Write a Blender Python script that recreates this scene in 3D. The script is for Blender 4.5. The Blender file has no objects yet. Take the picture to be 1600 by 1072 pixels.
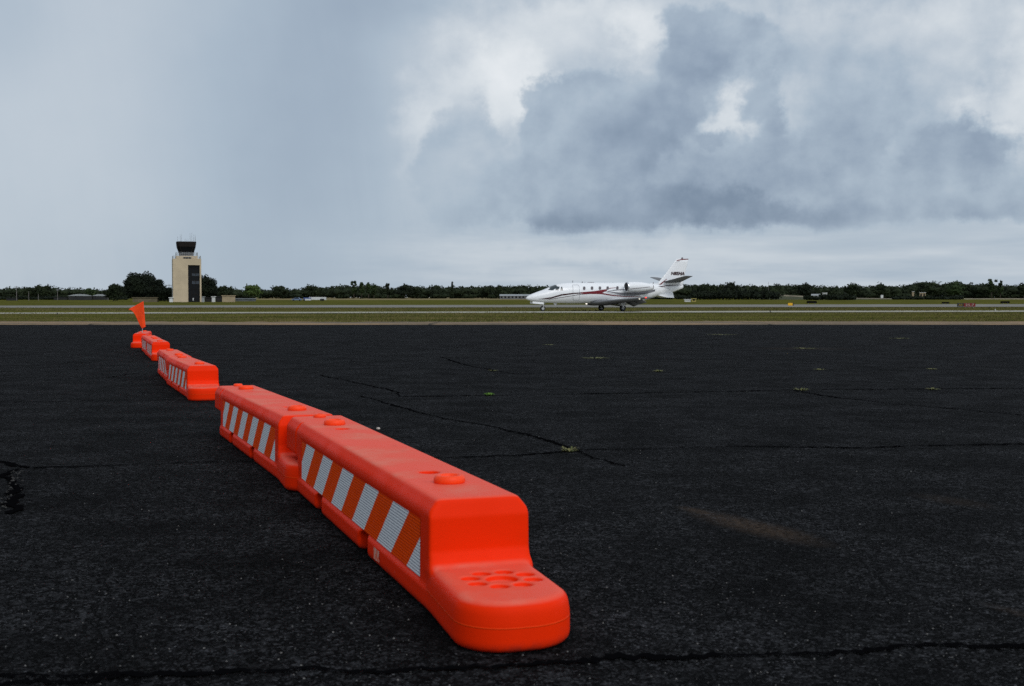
import bpy, bmesh, math, random
import numpy as np
from mathutils import Vector, Matrix
random.seed(7); RNG = np.random.default_rng(7)
R = math.radians
scene = bpy.context.scene
COL = scene.collection

# ------------------------------------------------------------------ camera
F, HZ, CAMH = 1900.0, 472.0, 0.70            # focal length and horizon row for a 1600 px wide frame
PITCH = math.atan((536 - HZ) / F)
cam_d = bpy.data.cameras.new("camera")
cam = bpy.data.objects.new("camera", cam_d); COL.objects.link(cam)
cam.location = (0, 0, CAMH); cam.rotation_euler = (math.pi / 2 - PITCH, 0, 0)
cam_d.sensor_width = 36; cam_d.lens = 36 * F / 1600
cam_d.clip_start = 0.05; cam_d.clip_end = 12000
cam_d.dof.use_dof = True; cam_d.dof.focus_distance = 12.0; cam_d.dof.aperture_fstop = 12.0
scene.camera = cam
scene.cycles.use_denoising = False      # keeps the grit of the asphalt
scene.cycles.sample_clamp_indirect = 4.0
scene.view_settings.view_transform = 'Standard'; scene.view_settings.look = 'None'
scene.view_settings.exposure = 0.0; scene.view_settings.gamma = 1.0

def ray(px, py):
    x = (px - 800) / F; y = -(py - 536) / F
    return Vector((x, math.cos(PITCH) + y * math.sin(PITCH), -math.sin(PITCH) + y * math.cos(PITCH)))
PROF = [(-3000, 0), (0, 0), (5, 0), (9.5, -.05), (13, -.08), (18, -.11), (22, -.13), (45, -.14), (110, -.14), (180, -.1),
        (300, .25), (400, .70), (550, 1.3), (800, 3.1), (2500, 10), (6000, 16)]
PA = [a for a, b in PROF]; PB = [b for a, b in PROF]
def gz(y): return float(np.interp(y, PA, PB))
def G(px, py, dz=0.0):
    """ground point seen at a spot of the frame"""
    d = ray(px, py); lo = 0.5
    prev = lo
    t = lo
    while t < 6000:
        p = Vector((0, 0, CAMH)) + d * t
        if p.z < gz(p.y): break
        prev = t; t *= 1.01
    a, b = prev, t
    for _ in range(40):
        m = (a + b) / 2; p = Vector((0, 0, CAMH)) + d * m
        if p.z < gz(p.y): b = m
        else: a = m
    p = Vector((0, 0, CAMH)) + d * a
    return Vector((p.x, p.y, gz(p.y) + dz))
def at(px, py, D):
    d = ray(px, py); return Vector((0, 0, CAMH)) + d * (D / d.y)

# ------------------------------------------------------------------ world: rain sky
SUN_EL, SUN_AZ = 42.0, 150.0     # azimuth measured from +Y towards +X : behind the camera, to the right
class E:
    """small expression wrapper round Math nodes"""
    nt = None
    def __init__(s, sock): s.s = sock
    @staticmethod
    def op(o, *a, clamp=False):
        n = E.nt.nodes.new('ShaderNodeMath'); n.operation = o; n.use_clamp = clamp
        for i, v in enumerate(a):
            if isinstance(v, E): E.nt.links.new(v.s, n.inputs[i])
            else: n.inputs[i].default_value = v
        return E(n.outputs[0])
    def __add__(s, o): return E.op('ADD', s, o)
    __radd__ = __add__
    def __sub__(s, o): return E.op('SUBTRACT', s, o)
    def __rsub__(s, o): return E.op('SUBTRACT', o, s)
    def __mul__(s, o): return E.op('MULTIPLY', s, o)
    __rmul__ = __mul__
    def __truediv__(s, o): return E.op('DIVIDE', s, o)
def comb(x, y, z):
    n = E.nt.nodes.new('ShaderNodeCombineXYZ')
    for i, v in enumerate((x, y, z)):
        if isinstance(v, E): E.nt.links.new(v.s, n.inputs[i])
        else: n.inputs[i].default_value = v
    return n.outputs[0]
def noise(vec, scale, detail=4, rough=.55, dist=0.0):
    n = E.nt.nodes.new('ShaderNodeTexNoise'); n.inputs['Scale'].default_value = scale
    n.inputs['Detail'].default_value = detail; n.inputs['Roughness'].default_value = rough
    n.inputs['Distortion'].default_value = dist
    if vec is not None: E.nt.links.new(vec, n.inputs['Vector'])
    return E(n.outputs['Fac'])
def smooth(x, a, b):
    n = E.nt.nodes.new('ShaderNodeMapRange'); n.interpolation_type = 'SMOOTHSTEP'
    E.nt.links.new(x.s, n.inputs[0]); n.inputs[1].default_value = a; n.inputs[2].default_value = b
    return E(n.outputs[0])
def ramp(x, stops):
    n = E.nt.nodes.new('ShaderNodeValToRGB'); E.nt.links.new(x.s, n.inputs[0])
    el = n.color_ramp.elements
    while len(el) < len(stops): el.new(0.5)
    for e, (p, c) in zip(el, stops): e.position = p; e.color = (*c, 1)
    return n.outputs[0]
def lin(c): return tuple(((v / 255) / 12.92 if v / 255 <= .04045 else ((v / 255 + .055) / 1.055) ** 2.4) for v in c)

world = bpy.data.worlds.new("World"); scene.world = world; world.use_nodes = True
nt = world.node_tree; nt.nodes.clear(); E.nt = nt
tc = nt.nodes.new('ShaderNodeTexCoord'); sep = nt.nodes.new('ShaderNodeSeparateXYZ')
nt.links.new(tc.outputs['Generated'], sep.inputs[0])
dx, dy, dz = (E(sep.outputs[i]) for i in range(3))
AZ = E.op('ARCTAN2', dx, dy); EL = E.op('ARCSINE', dz)
PU = AZ * 1900 + 800; PV = 472 - EL * 1900
def sky_px(px, py):
    d = ray(px, py).normalized()
    return math.atan2(d.x, d.y) * 1900 + 800, 472 - math.asin(d.z) * 1900
base = comb(AZ, EL, 0.0)
n1 = noise(base, 9, 3, .5); n2 = noise(comb(AZ, EL, 5.3), 9, 3, .5)
n3 = noise(comb(AZ, EL, 9.1), 30, 6, .66); n4 = noise(comb(AZ, EL, 3.7), 30, 6, .66)
stag = noise(comb(AZ * .55, EL * 1.6, 1.1), 26, 5, .58)
streak = noise(comb(AZ, EL * .12, 2.2), 22, 3, .5)
n5 = noise(comb(AZ, EL, 12.4), 17, 5, .62); n6 = noise(comb(AZ, EL, 15.8), 17, 5, .62)
WU = PU + (n1 - .5) * 100 + (n3 - .5) * 60 + (n5 - .5) * 150
WV = PV + (n2 - .5) * 80 + (n4 - .5) * 50 + (n6 - .5) * 110
SU = PU + (n1 - .5) * 50; SV = PV + (n2 - .5) * 50
fstreak = noise(comb(AZ + EL * .16, EL * .07, 31.0), 70, 4, .55)
B = streak * .06 + .635 + (fstreak - .5) * .05
def blob(B, val, cx, cy, rx, ry, rot=0, a=0.0, b=1.0, warp=True, amt=1.0):
    cx, cy = sky_px(cx, cy)
    U, V = (WU, WV) if warp else (SU, SV)
    c, s = math.cos(R(rot)), math.sin(R(rot))
    x = U - cx; y = V - cy
    X = (x * c + y * s) / rx; Y = (y * c - x * s) / ry
    r = E.op('SQRT', X * X + Y * Y)
    m = (1 - smooth(r, a, b)) * amt
    return B + (val - B) * m
S = False
# left half: pale veil with a darker rain shaft
B = blob(B, .705, 300, 140, 300, 380, 12, 0, 1.3, S, .8)
B = blob(B, .665, 190, 190, 150, 280, 15, 0, 1.3, S, .5)
B = blob(B, .71, 60, 180, 190, 300, 10, 0, 1.3, S, .7)
B = blob(B, .635, 0, 20, 120, 130, 0, 0, 1.2, S, .6)
B = blob(B, .575, 525, 60, 290, 460, 14, 0, 1.2, S, .58)
B = blob(B, .585, 440, 280, 210, 340, 10, 0, 1.25, S, .50)
B = blob(B, .625, 480, 420, 420, 100, 0, 0, 1.2, S, .7)
B = blob(B, .68, 90, 350, 190, 80, 0, 0, 1.2, S, .45)
B = blob(B, .68, 680, 170, 150, 230, 5, 0, 1.1, S, .75)
B = blob(B, .575, 640, 10, 210, 60, 0, 0, 1.2, S, .6)
# bright gap behind the cloud edge
B = blob(B, .74, 840, 70, 300, 120, 0, 0, 1.1, S, .9)
B = blob(B, .82, 770, 130, 160, 110, -12, 0, 1.1, True, .95)
B = blob(B, .80, 690, 200, 90, 110, 0, 0, 1.1, True, .6)
B = blob(B, .88, 815, 140, 100, 70, 10, .0, 1.15, True, .8)
B = blob(B, .86, 1005, 50, 80, 40, 8, .0, 1.2, True, .8)
B = blob(B, .70, 900, 95, 70, 36, 20, .1, 1.2, True, .6)
B = blob(B, .78, 930, 20, 190, 36, 0, .1, 1.1, True, .7)
B = blob(B, .72, 1120, 18, 100, 44, 0, .1, 1.2, True, .7)
# right edge light
B = blob(B, .80, 1570, 130, 210, 170, 0, .2, 1.1, True, .9)
B = blob(B, .75, 1370, 40, 260, 60, 0, .1, 1.1, True, .75)
# main cloud mass
B = blob(B, .64, 735, 285, 92, 120, -8, .72, 1.0, True, .9)
B = blob(B, .69, 728, 180, 40, 60, 0, .2, 1.2, True, .6)
B = blob(B, .625, 940, 250, 138, 162, 12, .84, 1.0, True, .95)
B = blob(B, .61, 1130, 120, 118, 108, 0, .78, 1.03, True, .92)
B = blob(B, .64, 1290, 160, 230, 140, 0, .5, 1.05, True, .9)
B = blob(B, .67, 1490, 95, 100, 70, 0, .4, 1.1, True, .7)
B = blob(B, .575, 1120, 270, 380, 125, 0, .2, 1.1, True, .75)
B = blob(B, .55, 1110, 105, 105, 55, 12, .0, 1.2, True, .7)
B = blob(B, .555, 1010, 215, 80, 95, 25, .1, 1.1, True, .7)
B = blob(B, .65, 1060, 245, 60, 34, -25, .1, 1.1, True, .5)
B = blob(B, .53, 1090, 335, 430, 44, 1, .2, 1.05, True, .85)
B = blob(B, .47, 1170, 325, 210, 36, 2, .1, 1.1, True, .7)
B = blob(B, .54, 890, 345, 95, 30, 0, .4, 1.0, True, .9)
B = blob(B, .60, 1400, 250, 220, 90, 0, .2, 1.1, True, .6)
# openings
B = blob(B, .78, 1150, 195, 95, 44, -38, .1, 1.0, True, .85)
B = blob(B, .80, 1155, 180, 60, 40, -35, .0, 1.25, True, .6)
B = blob(B, .75, 1245, 160, 60, 64, 20, .1, 1.1, True, .7)
B = blob(B, .59, 1203, 175, 36, 56, -15, .3, 1.2, True, .8)
B = blob(B, .57, 1115, 228, 46, 22, 0, .4, 1.1, True, .8)
B = blob(B, .74, 1425, 220, 56, 40, -30, .1, 1.1, True, .7)
B = blob(B, .78, 1530, 175, 50, 26, 0, .1, 1.1, True, .6)
B = blob(B, .58, 1500, 235, 108, 62, 6, .6, 1.05, True, .9)
B = blob(B, .60, 1490, 305, 260, 56, 0, .3, 1.1, True, .8)
B = blob(B, .585, 1460, 338, 280, 26, 3, .3, 1.1, True, .7)
detail_amt = smooth(PU, 560, 820) * .9 + .1
bill = noise(comb(AZ, EL * 1.25, 6.6), 62, 4, .6)
B = B + .006 + ((n3 - .5) * .09 + (stag - .5) * .04 + (bill - .5) * .045 + (n6 - .5) * .10) * detail_amt
ea = noise(comb(AZ, EL * 1.1, 21.0), 10, 3, .5); eb = noise(comb(AZ + .011, EL * 1.1 - .015, 21.0), 10, 3, .5)
B = B + (eb - ea) * .27 * detail_amt
B = (B - .64) * 1.14 + .655
# pale band above the horizon
hb = smooth(PV + (n2 - .5) * 30 + (n4 - .5) * 44 + (AZ * 10), 350, 372) * smooth(PU + (n1 - .5) * 150, 420, 900)
lay = noise(comb(AZ * .35, EL * 3.0, 8.1), 20, 4, .55)
B = B + (.715 + (lay - .5) * .30 - B) * hb
B = blob(B, .77, 950, 395, 330, 30, 0, 0, 1.1, True, .7)
B = blob(B, .66, 1330, 385, 300, 14, 2, 0, 1.1, S, .5)
B = blob(B, .66, 1540, 408, 260, 14, -2, 0, 1.1, S, .5)
B = blob(B, .655, 1430, 362, 300, 26, 3, 0, 1.1, S, .7)
# away from the view the overcast is plain broken cloud, brighter towards the hidden sun
gen = noise(base, 3.2, 6, .55)
front = smooth(E.op('ABSOLUTE', AZ), .50, .85) ; high = smooth(EL, .27, .5)
away = E.op('MAXIMUM', front, high)
B = B + (.60 + gen * .3 - B) * away
cc = ramp(B, [(.0, lin((92, 107, 126))), (.50, lin((124, 141, 162))), (.58, lin((147, 163, 182))), (.66, lin((171, 186, 201))),
              (.74, lin((194, 204, 214))), (.85, lin((220, 226, 231))), (1.0, lin((240, 243, 246)))])
gain = 1 + away * (dx * .50) + smooth(dy * -1, -.1, .9) * .30
mul = nt.nodes.new('ShaderNodeVectorMath'); mul.operation = 'SCALE'
nt.links.new(cc, mul.inputs[0]); nt.links.new(gain.s, mul.inputs['Scale'])
bgc = nt.nodes.new('ShaderNodeBackground'); nt.links.new(mul.outputs[0], bgc.inputs[0]); bgc.inputs[1].default_value = 1.0
skyt = nt.nodes.new('ShaderNodeTexSky'); skyt.sky_type = 'NISHITA'; skyt.sun_disc = False
skyt.sun_elevation = R(SUN_EL); skyt.sun_rotation = R(SUN_AZ)
bgs = nt.nodes.new('ShaderNodeBackground'); nt.links.new(skyt.outputs[0], bgs.inputs[0]); bgs.inputs[1].default_value = 0.08
mx = nt.nodes.new('ShaderNodeMixShader'); mx.inputs[0].default_value = .95
nt.links.new(bgs.outputs[0], mx.inputs[1]); nt.links.new(bgc.outputs[0], mx.inputs[2])
wo = nt.nodes.new('ShaderNodeOutputWorld'); nt.links.new(mx.outputs[0], wo.inputs[0])

sd = bpy.data.lights.new("sun", 'SUN'); sd.energy = 1.15; sd.angle = R(30); sd.color = (1, .97, .93)
sun = bpy.data.objects.new("sun", sd); COL.objects.link(sun)
sv = Vector((math.sin(R(SUN_AZ)) * math.cos(R(SUN_EL)), math.cos(R(SUN_AZ)) * math.cos(R(SUN_EL)), math.sin(R(SUN_EL))))
sun.rotation_euler = sv.to_track_quat('Z', 'Y').to_euler()

# ------------------------------------------------------------------ materials
def mat(name, col, rough=.6, metal=0.0, spec=.5, **kw):
    m = bpy.data.materials.new(name); m.use_nodes = True
    b = m.node_tree.nodes['Principled BSDF']
    b.inputs['Base Color'].default_value = (*col, 1); b.inputs['Roughness'].default_value = rough
    b.inputs['Metallic'].default_value = metal; b.inputs['Specular IOR Level'].default_value = spec
    for k, v in kw.items(): b.inputs[k.replace('_', ' ')].default_value = v
    return m
def nodes(m):
    E.nt = m.node_tree; return m.node_tree, m.node_tree.nodes['Principled BSDF']
def objco(m, kind='Object'):
    t = m.node_tree.nodes.new('ShaderNodeTexCoord'); return t.outputs[kind]
def posco(m):
    t = m.node_tree.nodes.new('ShaderNodeNewGeometry'); return t.outputs['Position']
def xyz(v):
    s = E.nt.nodes.new('ShaderNodeSeparateXYZ'); E.nt.links.new(v, s.inputs[0]); return [E(s.outputs[i]) for i in range(3)]
def mixc(f, a, b):
    n = E.nt.nodes.new('ShaderNodeMix'); n.data_type = 'RGBA'
    if isinstance(f, E): E.nt.links.new(f.s, n.inputs[0])
    else: n.inputs[0].default_value = f
    for v, i in ((a, 6), (b, 7)):
        if isinstance(v, tuple): n.inputs[i].default_value = (*v, 1)
        else: E.nt.links.new(v, n.inputs[i])
    return n.outputs[2]
def bump(m, h, dist, strength=1.0):
    nt_, b = nodes(m); n = nt_.nodes.new('ShaderNodeBump'); n.inputs['Distance'].default_value = dist
    n.inputs['Strength'].default_value = strength
    nt_.links.new(h.s, n.inputs['Height']); nt_.links.new(n.outputs[0], b.inputs['Normal'])
def voro(vec, scale, feature='F1', out='Distance', rand=1.0):
    n = E.nt.nodes.new('ShaderNodeTexVoronoi'); n.feature = feature; n.inputs['Scale'].default_value = scale
    n.inputs['Randomness'].default_value = rand
    E.nt.links.new(vec, n.inputs['Vector']); return n.outputs[out]
def mottled(name, c1, c2, scale, rough=.8, spec=.3, detail=5, metal=0, bd=0.0, lo=.35, hi=.65):
    m = mat(name, c1, rough, metal, spec); nt_, b = nodes(m)
    n = noise(objco(m), scale, detail, .6)
    nt_.links.new(mixc(smooth(n, lo, hi), c1, c2), b.inputs['Base Color'])
    if bd: bump(m, n, bd)
    return m

# asphalt
asphalt = mat('asphalt', (.02, .02, .022), .9, 0, .02); nt_, b = nodes(asphalt)
P = posco(asphalt); X_, Y_, Z_ = xyz(P)
vc = voro(P, 120, 'F1', 'Color'); vd = E(voro(P, 120)); fr, fg, fb = xyz(vc)
vc2 = voro(P, 260, 'F1', 'Color'); gr, gg, gb = xyz(vc2); vd2 = E(voro(P, 260))
big = noise(P, .35, 5, .6); mid = noise(P, 2.2, 5, .65); fine = noise(P, 55, 6, .8)
tone = .0012 + big * .004 + mid * .005 + (fine - .5) * .026
stone = smooth(fr, .62, 1.0) * (1 - smooth(vd, .15, .5)) * .040 * smooth(mid, .25, .7) + smooth(gr, .6, 1.0) * .018 * (1 - smooth(vd2, .2, .5))
pale = smooth(fg, .985, 1.0) * (1 - smooth(vd, .2, .4)) * .11
bands = noise(comb(X_ * .03, Y_ * .5, 0.0), 1.4, 3, .5)
c1, c2, c3 = xyz(voro(P, 215, 'F1', 'Color')); d1_, d2_, d3_ = xyz(voro(P, 62, 'F1', 'Color'))
grain = E.op('POWER', c1, 7.0) * .038 + E.op('POWER', d2_, 5.0) * .015
val = E.op('MAXIMUM', .0006 + grain * (.35 + 1.3 * smooth(mid, .3, .7)) + (fine - .5) * .010 + pale + (bands - .5) * .003 + (big - .5) * .006 + .0012, .0008)
colv = comb(val * 1.0, val * 1.03, val * 1.14)
q1 = G(1180, 822); q2 = G(1070, 796)
def stain(cx, cy, rx, ry, rot, amt, power=1.0):
    c, s = math.cos(rot), math.sin(rot); x = X_ - cx; y = Y_ - cy
    a = (x * c + y * s) / rx; d = (y * c - x * s) / ry
    r = E.op('SQRT', a * a + d * d)
    return (1 - smooth(r + (mid - .5) * .9 + (fine - .5) * .8, .15, 1.05)) * amt
qa, qb = G(1075, 795), G(1290, 852)
rot = math.atan2(qb.y - qa.y, qb.x - qa.x)
st = stain((qa.x + qb.x) / 2, (qa.y + qb.y) / 2, (qa - qb).length * .60, .11, rot, .8)
st = E.op('MAXIMUM', st, stain(G(1095, 800).x, G(1095, 800).y, .17, .05, rot, .75))
q = G(1490, 783); st = E.op('MAXIMUM', st, stain(q.x, q.y, .22, .1, rot, .25))
q = G(1600, 960); st = E.op('MAXIMUM', st, stain(q.x, q.y, .16, .04, rot, .3))
q = G(1255, 545); st = E.op('MAXIMUM', st, stain(q.x, q.y, 1.1, .9, 0, .25))
colr = mixc(st * smooth(fine, .3, .75), colv, (.085, .058, .040))
nt_.links.new(colr, b.inputs['Base Color'])
bump(asphalt, vd * -.5 + fine * .5 + vd2 * -.25 + mid * .3, .010, .9)

crackm = mat('crack_shadow', (.0025, .0025, .003), 1, 0, .0)

# grass ground
grassm = mat('grass_ground', (.05, .06, .02), .95, 0, .0); nt_, b = nodes(grassm)
P = posco(grassm); X_, Y_, Z_ = xyz(P)
a1 = noise(comb(X_ * .35, Y_ * 1.0, 0.0), .12, 6, .62); a2 = noise(comb(X_ * .5, Y_, 4.0), .6, 5, .65); a3 = noise(P, 5, 4, .7)
g = mixc(smooth(a1, .38, .64), (.058, .062, .014), (.130, .124, .028))
g = mixc(smooth(a2, .52, .78) * .75, g, (.150, .115, .062))
g = mixc(smooth(a3, .35, .75) * .4, g, (.022, .028, .008))
sandy = smooth(Y_ + (a2 - .5) * 30, 600, 625) * smooth(X_ / Y_, -.23, -.20) * (1 - smooth(X_ / Y_, .03, .06))
g = mixc(sandy * .8, g, (.21, .17, .10))
nt_.links.new(g, b.inputs['Base Color'])
bump(grassm, a3 + a2, .12, .7)

concm = mottled('taxiway_concrete', (.36, .35, .30), (.27, .26, .22), .35, .95, .0)
runm = mottled('runway_concrete', (.235, .23, .21), (.17, .165, .15), .12, .95, .0)
shouldm = mat('shoulder', (.2, .15, .1), .95, 0, .1); nt_, b = nodes(shouldm)
P = posco(shouldm); X_, Y_, Z_ = xyz(P)
s1 = noise(comb(X_ * .12, Y_ * .4, 0.0), .9, 5, .65); s2 = noise(P, 3, 5, .7)
g = mixc(smooth(s1, .36, .62), (.12, .095, .070), (.27, .18, .105))
g = mixc(smooth(s2, .45, .8) * .6, g, (.045, .05, .02))
jx = E.op('FRACT', (X_ + 3.1) / 12.6); g = mixc((1 - smooth(jx, .0, .022)) * smooth(s2, .3, .5) * .9, g, (.02, .018, .015))
nt_.links.new(g, b.inputs['Base Color'])

# plastic of the barricades
def plastic(name, col, rough):
    m = mat(name, col, rough, 0, .06); nt_, b = nodes(m)
    O = objco(m); u, v, z = xyz(O)
    d1 = noise(O, 5, 6, .6); d2 = noise(O, 40, 5, .65); d3 = noise(comb(u * 2, v * 2, z * 22), 6, 4, .6)
    gn = nt_.nodes.new('ShaderNodeNewGeometry'); nx, ny, nz = xyz(gn.outputs['Normal'])
    dust_sheen = smooth(nz, .55, .95) * (.26 + .34 * smooth(d1, .42, .72)) + smooth(d2, .66, .82) * .04
    scuff = smooth(d3, .70, .80) * (1 - smooth(z, .06, .12)) * .45
    c = mixc(smooth(d1, .3, .7) * .35, col, tuple(v_ * .82 for v_ in col))
    c = mixc(dust_sheen, c, (.62, .26, .19))  # paler tops: dust plus grazing sky sheen painted into the colour
    c = mixc(scuff, c, (.5, .3, .27))
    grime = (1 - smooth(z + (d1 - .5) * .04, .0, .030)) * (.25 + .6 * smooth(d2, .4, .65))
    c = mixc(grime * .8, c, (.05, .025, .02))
    smudge = smooth(noise(O, 13, 6, .68), .62, .76) * .32
    c = mixc(smudge, c, (.30, .035, .02))
    pale_ = smooth(noise(comb(u * .5, v * 3, z * 3), 18, 6, .7), .66, .80) * .28
    c = mixc(pale_, c, (.75, .22, .13))
    seam = (1 - smooth(E.op('ABSOLUTE', z - .052), .0006, .0022)) * (1 - smooth(u, -.02, .02))
    c = mixc(seam * .25, c, (.9, .12, .02))
    nt_.links.new(c, b.inputs['Base Color'])
    rr = rough + smooth(d1, .35, .7) * .14
    nt_.links.new(rr.s, b.inputs['Roughness'])
    bump(m, d2 * .4 + noise(O, 160, 3, .6) * .25 + seam * 1.5, .0012, .5)
    return m
orange = plastic('orange_plastic', (.86, .026, .0002), .5)
orange_cap = mat('orange_cap_plastic', (.92, .055, .003), .5, 0, .3)
tape = mat('reflective_sheeting', (.9, .1, .02), .6, 0, .03); nt_, b = nodes(tape)
O = objco(tape); u, v, z = xyz(O)
wv = u - (.200 - z) * 1.357 + noise(O, 22, 2, .5) * .006
ph = E.op('FRACT', (wv - .19 + 3.25) / .325)
white = smooth(ph, .0, .008) * (1 - smooth(ph, .500, .508))
ridge = E.op('FRACT', z / .0078)
rl = 1 - smooth(ridge, .0, .30) * (1 - smooth(ridge, .70, 1.0))
wear = noise(O, 30, 5, .7)
wc = mixc(rl, (.86, .88, .91), (.24, .28, .34)); wc = mixc(smooth(wear, .6, .8) * .3, wc, (.45, .42, .4))
oc = mixc(rl * .8, (.98, .080, .0006), (.50, .026, .0003)); oc = mixc(smooth(wear, .5, .7) * .35, oc, (.55, .05, .01))
nt_.links.new(mixc(white, oc, wc), b.inputs['Base Color'])
bump(tape, rl * -1, .0008, .6)
labelm = mottled('faded_label', (.72, .45, .38), (.85, .10, .03), 55, .6, .3)

# ------------------------------------------------------------------ object helpers
def tag(o, label=None, cat=None, group=None, kind=None):
    for k, v in (('label', label), ('category', cat), ('group', group), ('kind', kind)):
        if v: o[k] = v
    return o
def empty(name, loc=(0, 0, 0), rz=0.0, **kw):
    o = bpy.data.objects.new(name, None); COL.objects.link(o); o.location = loc; o.rotation_euler = (0, 0, rz)
    o.empty_display_size = .2
    return tag(o, **kw)
class MB:
    def __init__(s): s.v = []; s.f = []
    def add(s, vs, fs):
        n = len(s.v); s.v += [tuple(v) for v in vs]; s.f += [tuple(i + n for i in f) for f in fs]; return s
    def box(s, x0, x1, y0, y1, z0, z1):
        return s.add([(x, y, z) for z in (z0, z1) for y in (y0, y1) for x in (x0, x1)],
                     [(0, 2, 3, 1), (4, 5, 7, 6), (0, 1, 5, 4), (2, 6, 7, 3), (0, 4, 6, 2), (1, 3, 7, 5)])
    def tube(s, pts, rad, n=8, cap=True):
        pts = [Vector(p) for p in pts]; rads = rad if isinstance(rad, (list, tuple)) else [rad] * len(pts)
        rings = []
        for i, p in enumerate(pts):
            d = (pts[min(i + 1, len(pts) - 1)] - pts[max(i - 1, 0)]).normalized()
            a = d.orthogonal().normalized() if abs(d.z) < .9 else Vector((1, 0, 0)).cross(d).normalized()
            if abs(d.z) < .9: a = Vector((0, 0, 1)).cross(d).normalized()
            c = d.cross(a)
            rings.append([p + (a * math.cos(t) + c * math.sin(t)) * rads[i] for t in [2 * math.pi * k / n for k in range(n)]])
        return s.loft(rings, cap)
    def loft(s, rings, cap=True, close=True):
        n = len(rings[0]); vs = [v for r in rings for v in r]; fs = []
        for i in range(len(rings) - 1):
            for k in range(n if close else n - 1):
                k2 = (k + 1) % n; fs.append((i * n + k, i * n + k2, (i + 1) * n + k2, (i + 1) * n + k))
        if cap: fs.append(tuple(range(n))[::-1]); fs.append(tuple((len(rings) - 1) * n + k for k in range(n)))
        return s.add(vs, fs)
    def lathe(s, prof, c=(0, 0, 0), n=32, axis='z'):
        rings = []
        for r, h in prof:
            ring = []
            for k in range(n):
                t = 2 * math.pi * k / n; a, b_ = r * math.cos(t), r * math.sin(t)
                ring.append((c[0] + a, c[1] + b_, c[2] + h) if axis == 'z' else (c[0] + h, c[1] + a, c[2] + b_))
            rings.append(ring)
        return s.loft(rings)
    def build(s, name, m, parent=None, smooth_=False, bevel=0.0, **kw):
        me = bpy.data.meshes.new(name); me.from_pydata(s.v, [], s.f); me.update()
        bm = bmesh.new(); bm.from_mesh(me); bmesh.ops.recalc_face_normals(bm, faces=bm.faces)
        if bevel: bmesh.ops.bevel(bm, geom=bm.edges[:], offset=bevel, segments=2, affect='EDGES', profile=.6)
        bm.to_mesh(me); bm.free()
        if smooth_: me.polygons.foreach_set('use_smooth', [True] * len(me.polygons))
        me.materials.append(m)
        o = bpy.data.objects.new(name, me); COL.objects.link(o)
        if parent: o.parent = parent
        return tag(o, **kw)
def copy_tree(o, parent=None):
    c = o.copy(); COL.objects.link(c)
    if parent: c.parent = parent
    for ch in list(o.children): copy_tree(ch, c)
    return c

# ------------------------------------------------------------------ ground
def sheet(name, m, xs, ys, zf, kind='structure', **kw):
    vs = [(x, y, zf(x, y)) for y in ys for x in xs]; n = len(xs)
    fs = [(j * n + i, j * n + i + 1, (j + 1) * n + i + 1, (j + 1) * n + i) for j in range(len(ys) - 1) for i in range(n - 1)]
    mb = MB(); mb.add(vs, fs); return mb.build(name, m, kind=kind, **kw)
ys = sorted(set([-3000, -200, -40, 44, 46, 51, 52, 60, 80, 110, 145, 180, 220, 260, 300, 350, 400, 475, 550, 675, 800, 1200, 2500, 6000]))
sheet('ground', grassm, [-5000, -1500, -400, -100, 0, 100, 400, 1500, 5000], ys,
      lambda x, y: gz(y) - (.06 if y < 51.5 else 0))
sheet('apron', asphalt, [-120, -60, -30, -15, -5, 0, 5, 15, 30, 60, 120], [-60, -20, 0, 2.5, 5, 7, 9.5, 11, 13, 15, 18, 20, 22, 26, 33, 40, 45], lambda x, y: gz(y))
# worn shoulder between asphalt and grass, with an irregular far edge
xs = np.linspace(-120, 120, 481); mb = MB(); far = []
for i, x in enumerate(xs):
    yf = 51.6 + 0.7 * math.sin(x * .21) + random.uniform(-.7, .7) + (.8 if x > 0 else 0)
    far.append((x, yf, gz(yf) + .012))
near = [(x, 45.0, gz(45) + .000) for x in xs]; midr = [(x, 45.25 + random.uniform(-.06, .06), gz(45) + .035) for x in xs]
n = len(xs); mb.add(near + midr + far, [(r * n + i, r * n + i + 1, (r + 1) * n + i + 1, (r + 1) * n + i) for r in (0, 1) for i in range(n - 1)])
mb.build('road_shoulder', shouldm, kind='structure')

def strip(name, m, near, far, dz, ext=2600, ncol=2, nrow=14):
    """ground band between two image lines (each two ground points)"""
    def line(p, q):
        a, b_ = G(*p), G(*q); return lambda x: a.y + (b_.y - a.y) * (x - a.x) / (b_.x - a.x)
    ln, lf = line(*near), line(*far); mb = MB(); xs = np.linspace(-ext, ext, 120); rows = []
    for r in range(nrow + 1):
        t = r / nrow
        for x in xs:
            xc = max(-160, min(160, x)); a = ln(x) if abs(x) < 160 else ln(xc) + (x - xc) * .0; b_ = lf(x) if abs(x) < 160 else lf(xc)
            y = a + (b_ - a) * t; rows.append((x, y, gz(y) + dz))
    n = len(xs); mb.add(rows, [(r * n + i, r * n + i + 1, (r + 1) * n + i + 1, (r + 1) * n + i) for r in range(nrow) for i in range(n - 1)])
    return mb.build(name, m, kind='structure')
strip('taxiway', concm, ((0, 491.0), (1600, 487.7)), ((0, 488.9), (1600, 485.3)), .03)
strip('runway', runm, ((0, 481.6), (1600, 479.9)), ((0, 478.0), (1600, 475.6)), .05, nrow=24)

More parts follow.
